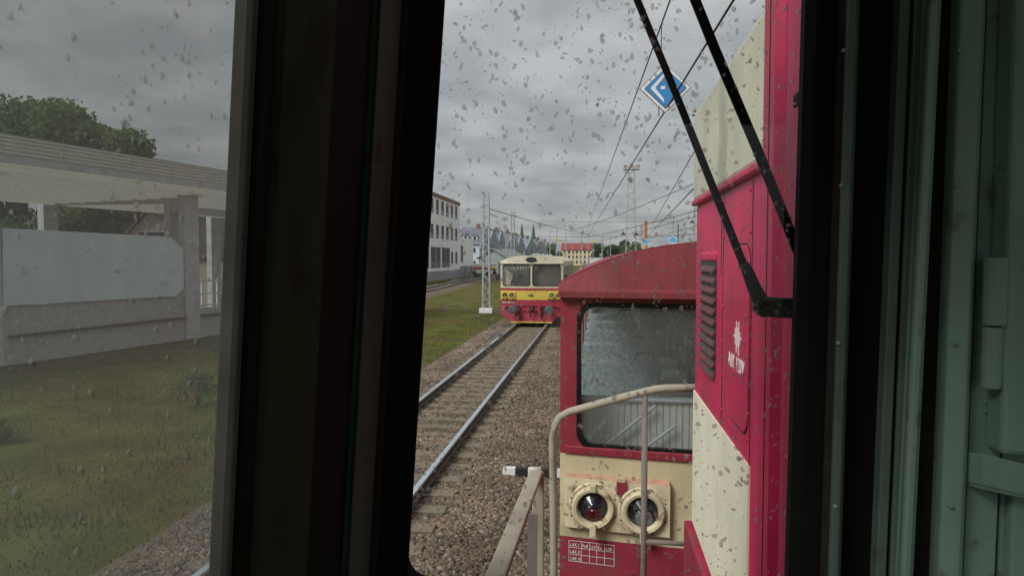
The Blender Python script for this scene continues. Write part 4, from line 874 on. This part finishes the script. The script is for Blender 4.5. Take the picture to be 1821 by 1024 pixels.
def house(name, loc, rz, W, D, H, RH, wm, rm, label, group, wins=(), ridge='y', over=.35, chimney=None, cat='house'):
    """front wall at y=0 looking to -y"""
    e = empty(name, loc, rz, label, cat, group)
    mb = MB()
    if ridge == 'y':
        mb.prism([(-W / 2, 0, 0), (W / 2, 0, 0), (W / 2, 0, H), (0, 0, H + RH), (-W / 2, 0, H)], (0, D, 0))
        wl = mb.build('wall', wm, e); r = MB(); k = RH / (W / 2)
        for s in (-1, 1):
            xo = s * (W / 2 + over); zo = H - over * k
            r.add([(xo, -over, zo), (0, -over, H + RH), (0, D + over, H + RH), (xo, D + over, zo), (xo, -over, zo + .22), (0, -over, H + RH + .22), (0, D + over, H + RH + .22), (xo, D + over, zo + .22)],
                  [(0, 1, 2, 3), (7, 6, 5, 4), (0, 4, 5, 1), (3, 2, 6, 7), (0, 3, 7, 4)])
    else:
        mb.prism([(-W / 2, 0, 0), (-W / 2, D, 0), (-W / 2, D, H), (-W / 2, D / 2, H + RH), (-W / 2, 0, H)], (W, 0, 0))
        wl = mb.build('wall', wm, e); r = MB(); k = RH / (D / 2)
        for y0, s in ((0, -1), (D, 1)):
            yo = y0 + s * over; zo = H - over * k
            r.add([(-W / 2 - over, yo, zo), (W / 2 + over, yo, zo), (W / 2 + over, D / 2, H + RH), (-W / 2 - over, D / 2, H + RH), (-W / 2 - over, yo, zo + .22), (W / 2 + over, yo, zo + .22), (W / 2 + over, D / 2, H + RH + .22), (-W / 2 - over, D / 2, H + RH + .22)],
                  [(0, 1, 2, 3), (7, 6, 5, 4), (0, 4, 5, 1), (1, 5, 6, 2), (0, 3, 7, 4)])
    ro = r.build('roof', rm, e)
    if chimney: boxo('chimney', M_brick, ro, chimney[0] - .4, chimney[0] + .4, chimney[1] - .4, chimney[1] + .4, H + RH * .4, H + RH + 1.1)
    for x0, x1, z0, z1 in wins: window(e, x0, x1, z0, z1, 0, M_frame)
    return e
M_brick = mat('brick', (.22, .13, .11), .9, var=.2, scale=3); M_frame = mat('window_frame_white', (.6, .6, .58), .6)
M_slate = mat('grey_slate_roof', (.15, .16, .19), .8, var=.2, scale=.8, streak=.2, bump=.3, bscale=6); M_par = mat('grey_blue_parapet', (.30, .35, .40), .9, var=.1); M_slateb = mat('blue_grey_slate_roof', (.19, .22, .27), .8, var=.2, scale=.8, bump=.3, bscale=6); M_slateg = mat('brown_grey_roof', (.16, .145, .14), .8, var=.2, scale=.8, bump=.3, bscale=6); M_slate2 = mat('dark_brown_roof', (.055, .052, .056), .85, var=.15, scale=1, spec=.2)
M_plum = mat('brown_eaves', (.14, .08, .075), .8); M_beige = mat('beige_render', (.42, .36, .30), .9, var=.06); M_lblue = mat('pale_blue_render', (.50, .57, .64), .9, var=.06)
M_wht = mat('white_render', (.90, .90, .91), .85, var=.02, scale=.4); M_pl = mat('grey_plinth', (.32, .32, .33), .9, var=.06); M_redroof = mat('red_tile_roof', (.26, .045, .045), .8, var=.2, scale=.6, bump=.3, bscale=4)
M_ycream = mat('yellow_cream_render', (.68, .56, .34), .9, var=.08); M_pink = mat('salmon_render', (.5, .25, .2), .9, var=.1)
g = PY(270, 377, 45)
hs = house('gabled_house', (g[0] * 43 / 45, 43, GZ), .42, 3.6, 14, 4.6, 2.2, M_beige, M_slate2, 'beige house with brown gable edges seen behind the shelter', 'houses behind the shelter', wins=[(-.9, .9, 4.2, 5.3)], over=.25)
MB().bar([(-2.1, -.28, 4.35), (0, -.28, 6.95)], .3, .1, (0, 1, 0)).build('barge_board', M_plum, hs); MB().bar([(0, -.28, 6.95), (2.1, -.28, 4.35)], .3, .1, (0, 1, 0)).build('barge_board', M_plum, hs)
g = PY(392, 384, 48); h2 = house('low_house', (g[0] + 1.6, 44, GZ), .2, 7.5, 8, 3.9, 2.6, M_beige, M_slate2, 'low house with dark grey roof beside the shelter post', 'houses behind the shelter', ridge='x', wins=[(-2.9, -1.5, 1.6, 3.1)], over=.3)
boxo('eaves', M_plum, h2, -4.05, 4.05, -.36, -.28, 3.55, 3.85)

# white three storey building, facade looks towards the tracks (+x)
FXB = -24.9; wb = empty('office_building', (FXB, 100, GZ), 0, 'white three storey building with brown roof edge and grey plinth', 'building')
W0 = -GZ
boxo('wall', M_wht, wb, -12, 0, -16, 22.8, 1.45, 12.55 + W0); boxo('roof_edge', mat('brown_roof_edge', (.25, .13, .10), .8), wb, -12.1, .12, -16.1, 22.95, 12.551 + W0, 13.1 + W0)
boxo('plinth', M_pl, wb, -11.95, -.05, -15.9, 22.75, -.1, 1.449)
an = boxo('annex_wall', M_wht, wb, -11.9, -.02, 22.81, 36.0, 2.05, 6.9 + W0); boxo('annex_plinth', M_pl, wb, -11.9, .03, 22.81, 36.03, -.1, 2.049)
def fwin(y0, y1, z0, z1, nm=0):
    f = MB(); t = .10; z0 += W0; z1 += W0
    f.box(-.03, .05, y0, y1, z0, z0 + t).box(-.03, .05, y0, y1, z1 - t, z1).box(-.03, .05, y0, y0 + t, z0 + t, z1 - t).box(-.03, .05, y1 - t, y1, z0 + t, z1 - t)
    f.box(-.03, .045, y0 + t, y1 - t, z0 + (z1 - z0) * .27, z0 + (z1 - z0) * .27 + .08)
    o = f.build('window', M_fr2, wb); boxo('pane', M_dkglass, o, -.02, .015, y0 + .03, y1 - .03, z0 + .03, z1 - .03); boxo('blind', M_blind, o, .016, .026, y0 + .1, y1 - .1, z0 + (z1 - z0) * .31, z1 - .1) 
M_fr2 = mat('grey_window_frame_far', (.20, .20, .21), .7); M_blind = mat('dark_blind', (.115, .105, .105), .7, var=.2, scale=2)
for i in range(10):
    yc = 19.7 - 3.55 * i; fwin(yc - .85, yc + .85, 10.05, 12.2); fwin(yc - .85, yc + .85, 6.25, 8.35)
for yc in (19.7, 16.2): fwin(yc - .75, yc + .75, 2.25, 4.25)
for yc, w_ in ((12.9, 1.35), (9.9, 1.35), (6.0, 1.45), (2.7, 1.45), (-1.5, 1.45), (-5, 1.45)): fwin(yc - w_, yc + w_, 1.7, 4.9)
fwin(23.9, 25.6, 2.55, 5.5)

# ------------------------------------------------------------------ town behind
hp_ = [(833, 405, 165, 11, M_lblue, M_slate, 'grey slate roof house next to the white annex'), (850, 408, 185, 10, M_lblue, M_slate, 'slate roof house just left of the lattice mast'), (868, 410, 200, 10, M_wht, M_slate, 'slate roof house directly behind the lattice mast'),
       (886, 413, 215, 11, M_lblue, M_slate, 'slate roof house just right of the lattice mast'), (905, 419, 240, 11, M_ycream, M_slate, 'house with slate roof behind the twin grey posts'), (922, 424, 265, 11, M_lblue, M_slate, 'pale blue gabled house under the left green spire'),
       (940, 427, 285, 11, M_wht, M_slate, 'pale gabled house below and between the two spires'), (955, 430, 305, 10, M_lblue, M_slate, 'pale blue gabled house under the right green spire'), (972, 440, 330, 10, M_pink, M_redroof, 'small salmon house with red roof behind the railcar roof')]
for i, (u, v, Y, W, wm, rm, lb) in enumerate(hp_):
    t_ = PY(u, v, Y); Hh = t_[2] - GZ; rh = Hh * (.36 if i < 5 else .42); W *= .5; wns = [(x - .4, x + .4, z, z + 1.4) for x in (-1.5, 0, 1.5) for z in (1.5, Hh - rh - 2.2)] + [(-.6, .6, Hh - rh + .6, Hh - rh + 2)]
    house('row_house', (t_[0], Y, GZ), (-.12, -.22, -.15, -.28, -.2, -.5, -.6, -.5, 0)[i], W, 8.5, Hh - rh, rh, wm, (M_slate, M_slateb, M_slate, M_slateg)[i % 4], lb, 'row of town houses', wins=wns[:-1], ridge='x', chimney=(1.2, 4.2), over=.3)
    for ch_ in [c for c in COL.objects if c.get('label') == lb]:
        for sx_ in (-1, 1):
            pr = MB(); xa = sx_ * (W / 2 + .32); pr.prism([(xa - .15, -.4, Hh - rh - .3), (xa - .15, 4.25, Hh + .38), (xa - .15, 8.9, Hh - rh - .3), (xa - .15, 8.9, Hh - rh - 1.2), (xa - .15, -.4, Hh - rh - 1.2)], (.3, 0, 0)); pr.build('parapet', M_par, ch_)
        for xd in (-1.0, 1.3):
            dm_ = MB(); zd = Hh - rh * .80; dm_.box(xd - .6, xd + .6, .95, 2.6, zd - .1, zd + 1.1); do = dm_.build('dormer', M_wht, ch_); boxo('pane', M_dkglass, do, xd - .4, xd + .4, .92, .949, zd + .15, zd + .95)
            MB().prism([(xd - .8, .8, zd + 1.1), (xd + .8, .8, zd + 1.1), (xd, .8, zd + 1.7)], (0, 2, 0)).build('dormer_roof', M_slate, do)
t_ = PY(876, 441, 150); sd_ = house('goods_shed', (t_[0], 150, GZ), -.12, 6.2, 18, 3.6, 1.85, mat('green_grey_boards', (.30, .36, .35), .8, var=.1), mat('grey_shed_roof', (.24, .25, .25), .8), 'low green grey shed with shallow gable behind the lattice mast', None, over=.5, cat='shed')
for i in range(9): boxo('board', mat('green_grey_boards', (.3, .36, .35)), sd_, -3 + i * .68, -3 + i * .68 + .62, -.05, -.003, .1, 3.55)
boxo('door', mat('shed_door', (.09, .09, .09), .8), sd_, 1.3, 2.5, -.10, -.052, .1, 2.6)
# wagons beside the shed
def wagon(name, u, v, Y, L, H, m, m2, label, rz):
    p = PY(u, v, Y); e = empty(name, (p[0], Y, -.2), rz, label, 'wagon')
    boxo('body', m, e, -L / 2, L / 2, -1.2, 1.2, .9, .9 + H * .55, bevel=.05); boxo('stripe', m2, e, -L / 2 + .05, L / 2 - .05, -1.215, -1.19, .95, .9 + H * .25); boxo('roof', M_galv if m is M_yel else m2, e, -L / 2 + .1, L / 2 - .1, -1.1, 1.1, .91 + H * .55, .9 + H, bevel=.1)
    for s in (-1, 1):
        for q in (-1, 1): MB().lathe([(.1, -.06), (.42, -.06), (.42, .06), (.1, .06)], (s * L * .33, q * .75, .42), (0, 1, 0), 16).build('wheel', M_rust, e)
wagon('service_wagon', 856, 466, 128, 3.6, 1.5, mat('wagon_red', (.45, .12, .09), .7), M_white, 'faded red and white wagon right of the white annex', .1)
wagon('service_wagon', 873, 466, 140, 2.2, 1.5, M_yel, mat('wagon_dark', (.06, .06, .06), .7), 'small yellow service vehicle right of the lattice mast', .2)
# church with two green spires
t_ = PY(938.5, 396, 520); ch = empty('church', (t_[0], 520, GZ), 0, 'church whose two slim green spires rise above the roofs', 'church')
M_copper = mat('green_copper', (.06, .13, .09), .7, var=.2)
for u, v in ((928, 397), (948.5, 398)):
    q = PY(u, v, 520); xx = q[0] - t_[0]; zt = q[2] - GZ; tw = boxo('tower', M_conc, ch, xx - 1.8, xx + 1.8, -1.8, 1.8, 0, zt - 11.5)
    MB().lathe([(2.3, 0), (1.5, 2.2), (1.25, 4), (.75, 8), (.05, 11.8)], (xx, 0, zt - 11.5), (0, 0, 1), 8).build('spire', M_copper, tw)
boxo('nave', M_conc, ch, -4, 4, 2, 30, 0, 12); MB().prism([(-4.5, 2, 12), (4.5, 2, 12), (0, 2, 17)], (0, 28, 0)).build('roof', M_slate, ch)
# yellow apartment house with red roof, brick house beside it
t_ = PY(1026, 433, 330); Hh = t_[2] - GZ; wn = [(x - .55, x + .55, z, z + 1.5) for x in (-5.6, -3.7, -1.85, 0, 1.85, 3.7, 5.6) for z in (.9, 3.3, 5.5)]
house('apartment_house', (t_[0], 330, GZ), 0, 14.5, 12, Hh - 3.0, 3.0, M_ycream, M_redroof, 'yellow cream apartment house with red tiled roof', None, wins=wn, ridge='x', chimney=(2, 6), cat='building')
t_ = PY(963, 452, 300); house('brick_house', (t_[0], 300, GZ), 0, 8, 8, 3.3, 1.8, M_pink, M_redroof, 'low red roofed house left of the yellow apartment house', None, wins=[(-2.5, -1.2, 1, 2.5), (1.2, 2.5, 1, 2.5)], ridge='x')
# chimney
t_ = PY(1148, 393, 320); chm = empty('factory_chimney', (t_[0], 320, GZ), 0, 'slim orange brick chimney beyond the trees', 'chimney')
MB().lathe([(1.0, 0), (.78, t_[2] - GZ - .6), (.9, t_[2] - GZ - .6), (.9, t_[2] - GZ)], (0, 0, 0), (0, 0, 1), 12).build('shaft', mat('orange_brick', (.50, .24, .10), .9, var=.25, scale=.6), chm)
for k_ in range(4): MB().lathe([(.97 - k_ * .03, 0), (.97 - k_ * .03, .35)], (0, 0, 4 + k_ * 3.6), (0, 0, 1), 12).build('band', mat('pale_brick', (.45, .38, .30), .9), chm)
# far trees
ft_ = [(984, 427, 300, 4.2, M_leaf2, 'dark round tree left of the yellow apartment house'), (1063, 428, 250, 3.0, M_leaf2, 'first tree right of the yellow apartment house'), (1079, 433, 255, 2.6, M_leaf, 'low tree left of the flood light tower'), (1094, 428, 250, 3.0, M_leaf2, 'rounded tree just left of the flood light tower'),
       (1112, 424, 245, 3.2, M_leaf2, 'tall tree behind the left leg of the flood light tower'), (1129, 423, 240, 3.4, M_leaf, 'tall tree behind the right leg of the flood light tower'), (1160, 430, 260, 2.4, M_leaf2, 'small tree right of the orange chimney')]
for u, v, Y, rad, m, lb in ft_:
    t_ = PY(u, v, Y); tree('yard_tree', t_[0], Y, t_[2] - GZ, rad, m, lb, 'trees beyond the yard', n=2600, leaf=(.22, .45), trunk_frac=.12)
# bare tree in front of the pale houses
t_ = PY(958, 424, 180); bt = empty('bare_tree', (t_[0], 180, GZ), 0, 'leafless pale tree behind the railcar roof', 'tree'); mb = MB(); Hh = t_[2] - GZ
mb.tube([(0, 0, 0), (.05, 0, Hh * .5), (0, 0, Hh * .95)], [.18, .12, .03], 6)
for k_ in range(60):
    a = random.uniform(0, 6.28); z = Hh * random.uniform(.3, .9); l = Hh * .28 * random.uniform(.6, 1.1); mb.tube([(0, 0, z), (math.cos(a) * l * .6, math.sin(a) * l * .6, z + l * .5), (math.cos(a) * l, math.sin(a) * l, z + l * .95)], [.05, .035, .015], 4)
mb.build('trunk', M_twig, bt)

# ------------------------------------------------------------------ masts, towers, signs, wires
def lattice(e, h, w0, w1, step, leg=.05, lace=.025, m=None, d0=None, d1=None):
    m = m or M_galv; d0 = d0 or w0; d1 = d1 or w1
    def c(z): t = z / h; return (w0 + (w1 - w0) * t) / 2, (d0 + (d1 - d0) * t) / 2
    for sx in (-1, 1):
        for sy in (-1, 1):
            a, b = c(0), c(h); MB().bar([(sx * a[0], sy * a[1], 0), (sx * b[0], sy * b[1], h)], leg, leg, (1, 0, 0)).build('leg', m, e)
    lc = MB(); n = int(h / step)
    for i in range(n):
        z0, z1 = h * i / n, h * (i + 1) / n; a, b = c(z0), c(z1); s = 1 if i % 2 else -1
        for sy in (-1, 1): lc.bar([(-s * a[0], sy * a[1], z0), (s * b[0], sy * b[1], z1)], lace, lace, (0, 1, 0))
        for sx in (-1, 1): lc.bar([(sx * a[0], -s * a[1], z0), (sx * b[0], s * b[1], z1)], lace, lace, (1, 0, 0))
    lc.build('lacing', m, e)
p = PZ(865, 556, GZ); ms = empty('catenary_mast', p, 0, 'nearest lattice catenary mast on a white concrete foot beside the railcar', 'mast', 'catenary masts')
H1 = PY(865, 342, p[1])[2] - GZ; ft0 = boxo('foundation', M_white, ms, -.42, .42, -.35, .35, -.2, .30, bevel=.03)
lattice(ms, H1, .46, .30, .34, .075, .03, None, .40, .26); 
for k_ in range(3): MB().tube([(.15, 0, H1 * (.83 - .13 * k_)), (.75, 0, H1 * (.79 - .13 * k_) )], .018).build('wire_arm', M_wire, ms)
mk = [(912, 375, 468, 95, .42, 'second lattice mast behind the left wiper of the railcar', 1), (990, 405, 458, 150, .3, 'slim catenary mast above the right end of the railcar roof', 0), (1006, 410, 458, 170, .3, 'slim catenary mast left of the yellow apartment house', 0), (1071, 417, 458, 190, .35, 'catenary mast in front of the yard trees', 0), (1206, 398, 450, 120, .32, 'dark green catenary mast right of the orange chimney', 2), (1213, 402, 450, 150, .5, 'pale lattice mast beside the dark green one', 1), (1034, 415, 458, 210, .3, 'thin catenary mast before the yellow apartment house', 0)]
for u, v, vb, Y, wd, lb, ty in mk:
    t_ = PY(u, v, Y); e = empty('catenary_mast', (t_[0], Y, GZ), 0, lb, 'mast', 'catenary masts'); h = t_[2] - GZ
    if ty == 1: lattice(e, h, wd * 1.4, wd, .7, .10, .05)
    else: MB().tube([(0, 0, 0), (0, 0, h)], [wd * .45, wd * .32], 8).build('pole', M_galv if ty == 0 else mat('mast_green', (.03, .10, .08), .6), e)
    MB().tube([(-1.6, 0, h * .93), (1.6, 0, h * .93)], .05).build('wire_arm', M_galv, e); boxo('foundation', M_conc, e, -.5, .5, -.5, .5, -.2, .35)
def flood(u, v, Y, lb):
    t_ = PY(u, v, Y); e = empty('flood_light_tower', (t_[0], Y, GZ), 0, lb, 'light tower', 'flood light towers'); h = t_[2] - GZ; M_t = mat('tower_steel', (.36, .37, .33), .6, var=.1)
    lattice(e, h - 1.2, 2.4 * Y / 150, 1.15 * Y / 150, 1.1, .13, .06, M_t); k = Y / 150
    pf = boxo('platform', M_t, e, -1.7 * k, 1.7 * k, -.9 * k, .9 * k, h - 1.2, h - 1.1)
    for z in (.5, .9):
        MB().tube([(-1.7 * k, -.9 * k, h - 1.2 + z * k), (1.7 * k, -.9 * k, h - 1.2 + z * k)], .05).tube([(-1.7 * k, .9 * k, h - 1.2 + z * k), (1.7 * k, .9 * k, h - 1.2 + z * k)], .05).build('railing', M_t, pf)
    for i in range(5): boxo('flood_lamp', M_galv if i % 2 else mat('lamp_rust', (.28, .2, .15), .7), pf, (-1.6 + i * .7) * k, (-1.6 + i * .7 + .5) * k, -1.1 * k, -.7 * k, h - .85, h - .85 + .55 * k, bevel=.03)
flood(1123, 292, 150, 'tall lattice flood light tower rising above the red coach roof'); flood(1246, 189, 95, 'flood light tower top just peeking out beside the cream cowl')
# blue diamond sign hung in the overhead line
sg = empty('overhead_sign', PY(1183, 157, 12), 0, 'large blue diamond sign with white arrow hanging from the overhead line', 'sign'); k = 12 / F
def dia(r, y, m, nm, par, rim=.0): return MB().prism([(-r, y, 0), (0, y, -r * .97), (r, y, 0), (0, y, r * .97)], (0, .008, 0)).build(nm, m, par)
dia(.425, .01, M_blackp, 'border', sg); f_ = dia(.412, .001, M_white, 'face', sg); dia(.345, -.008, M_blackp, 'inner_line', sg); dia(.335, -.017, M_blue, 'blue_field', sg)
ar = [(-.02, .245), (-.245, 0), (-.02, -.245), (-.02, -.185), (-.165, 0), (-.02, .185)]
MB().prism([(x, -.0175, z) for x, z in ar], (0, -.004, 0)).build('arrow', M_white, sg); MB().box(-.075, -.005, -.0215, -.0175, -.025, .03).build('square_mark', M_white, sg)
MB().tube([(-.07, .02, .31), (-.07, .02, 1.05)], .008).build('hanger', M_wire, sg); MB().tube([(-.10, .02, -.26), (-.10, .02, -.46)], .008).build('hanger', M_wire, sg)
for u, v, Y, s_, lb in ((1148, 430, 70, .40, 'small distant blue sign in front of the orange chimney'), (1197, 427, 60, .42, 'small distant blue diamond sign near the right hand masts')):
    e = empty('overhead_sign', PY(u, v, Y), 0, lb, 'sign', 'distant blue signs'); dia(s_, .0, M_white, 'face', e); dia(s_ * .85, -.01, mat('far_sign_blue', (.10, .42, .75), .5), 'blue_field', e); MB().tube([(0, .02, s_ * .8), (0, .02, 2.2)], .015).build('hanger', M_wire, e)
for u, v, lb in ((995, 427, 'yellow marker sign left of the red roof'), (1055, 428, 'yellow marker sign right of the red roof')):
    e = empty('marker_sign', PY(u, v, 130), 0, lb, 'sign', 'yellow marker signs'); dia(.42, 0, M_yel, 'face', e); MB().tube([(0, .03, -.2), (0, .03, -4.4)], .05).build('pole', M_galv, e)
for u, v, lb in ((1231, 396, 'dark yard lamp hanging at far right above the coach'), (1108, 417, 'dark yard lamp left of the flood light tower'), (1132, 418, 'dark yard lamp right of the flood light tower')):
    e = empty('yard_lamp', PY(u, v, 90), 0, lb, 'lamp', 'hanging yard lamps'); MB().lathe([(.05, .35), (.12, .2), (.32, .0), (.30, -.05)], (0, 0, 0), (0, 0, 1), 12).build('shade', M_blackp, e); MB().tube([(0, 0, .3), (0, 0, .7)], .02).build('cable', M_wire, e)
def wire(lb, u1, v1, Y1, u2, v2, Y2, r=.02, sag=0.0, ext=0.0):
    a, b = Vector(PY(u1, v1, Y1)), Vector(PY(u2, v2, Y2)); a = a + (a - b) * ext; n = 12 if sag else 2
    pts = [a.lerp(b, i / n) - Vector((0, 0, sag * 4 * (i / n) * (1 - i / n))) for i in range(n + 1)]
    MBo = MB().tube(pts, r, 6).build('overhead_wire', M_wire); tag(MBo, lb, 'wire', 'overhead wires')
wire('thick contact wire crossing just right of the big blue diamond sign', 1305, 0, 7.2, 1045, 420, 81, .014, 0, .05)
wire('thin suspension wire passing left of the big blue diamond sign', 1192, 0, 11.5, 1043, 412, 105, .014, 0, .05)
wire('upper wire running down from the cream cowl to the right', 1238, 264, 27, 1160, 400, 80, .022, 0, .1)
wire('lower wire running down from the hood edge towards the chimney', 1241, 328, 25, 1152, 420, 85, .022, 0, .1)
wire('long cross wire from the hood edge over the flood light tower', 1242, 322, 60, 1016, 410, 110, .028, .3, .05)
wire('cross wire from the hood edge passing just above the chimney', 1242, 373, 60, 1040, 422, 110, .03, .2, .05)
wire('lower cross wire between the hood edge and the yard trees', 1242, 383, 65, 1060, 430, 110, .025, .1, .05)
wire('wire from the hood edge low over the small blue signs', 1242, 401, 70, 1140, 425, 110, .025, .1, .05)
wire('lowest cross wire near the small blue diamond sign', 1242, 415, 70, 1100, 426, 120, .022, .1, .05)
wire('upper wire sagging from the near lattice mast towards the centre', 872, 372, p[1], 1062, 418, 100, .022, .25)
wire('lower wire sagging from the near lattice mast towards the centre', 872, 407, p[1], 1010, 428, 100, .022, .25)
wire('level cross wire high behind the flood light tower', 960, 393, 150, 1245, 394, 150, .03, .2)
wire('level cross wire low behind the flood light tower', 955, 421, 150, 1245, 417, 150, .035, .2)

# yard clutter: more poles, a rake of grey wagons, bushes
for u, v, Y, lb in ((978, 412, 160, 'thin pole above the left end of the red roof'), (1018, 418, 230, 'thin pole in front of the yellow apartment house wall'), (1046, 420, 220, 'thin pole at the right edge of the yellow apartment house'), (1086, 421, 200, 'thin pole among the yard trees'), (1176, 412, 140, 'thin pole left of the dark green mast'), (1226, 405, 130, 'thin pole closest to the hood edge'), (900, 408, 130, 'thin pole between the lattice masts')):
    t_ = PY(u, v, Y); e = empty('lamp_pole', (t_[0], Y, GZ), 0, lb, 'pole', 'yard poles'); h = t_[2] - GZ
    MB().tube([(0, 0, 0), (0, 0, h)], [.12, .07], 6).build('shaft', M_galv, e); boxo('lamp_head', M_galv, e, -.1, .7, -.1, .1, h - .1, h + .06)
for i, (u, lb) in enumerate(((1058, 'first grey wagon under the yard trees'), (1082, 'second grey wagon under the yard trees'), (1106, 'third grey wagon under the yard trees'), (1130, 'fourth grey wagon under the yard trees'))):
    p_ = PY(u, 455, 200); e = empty('freight_wagon', (p_[0], 200, -.2), 0, lb, 'wagon', 'grey wagons in the yard')
    boxo('body', mat('wagon_grey', (.34, .38, .37), .8, var=.2, scale=.5), e, -1.8, 1.8, -1.2, 1.2, 1.1, 3.3, bevel=.05); boxo('roof', M_galv, e, -1.85, 1.85, -1.25, 1.25, 3.301, 3.5, bevel=.08)
    for sx_ in (-1, 1): MB().lathe([(.1, -.06), (.46, -.06), (.46, .06), (.1, .06)], (sx_ * 1.1, -.75, .46), (0, 1, 0), 14).build('wheel', M_rust, e)
for u, v, Y, r, lb in ((1016, 470, 75, .8, 'small bush beside the right side of the railcar'), (1030, 462, 95, .9, 'bush between the railcar and the coach roof'), (846, 487, 120, 1.0, 'low bush at the corner of the white annex')):
    p_ = PY(u, v, Y); e = empty('bush', (p_[0], Y, GZ), 0, lb, 'bush', 'trackside bushes')
    bl = [(random.uniform(-r, r), random.uniform(-r, r) * .6, random.uniform(.3, 1.0) * r * 1.4, r * .6, r * .6, r * .5) for _ in range(8)]
    leaf_cloud('foliage', bl, 700, (.06, .14), M_leaf2, e); MB().tube([(0, 0, 0), (0, 0, r)], .04, 5).build('stem', M_bark, e)
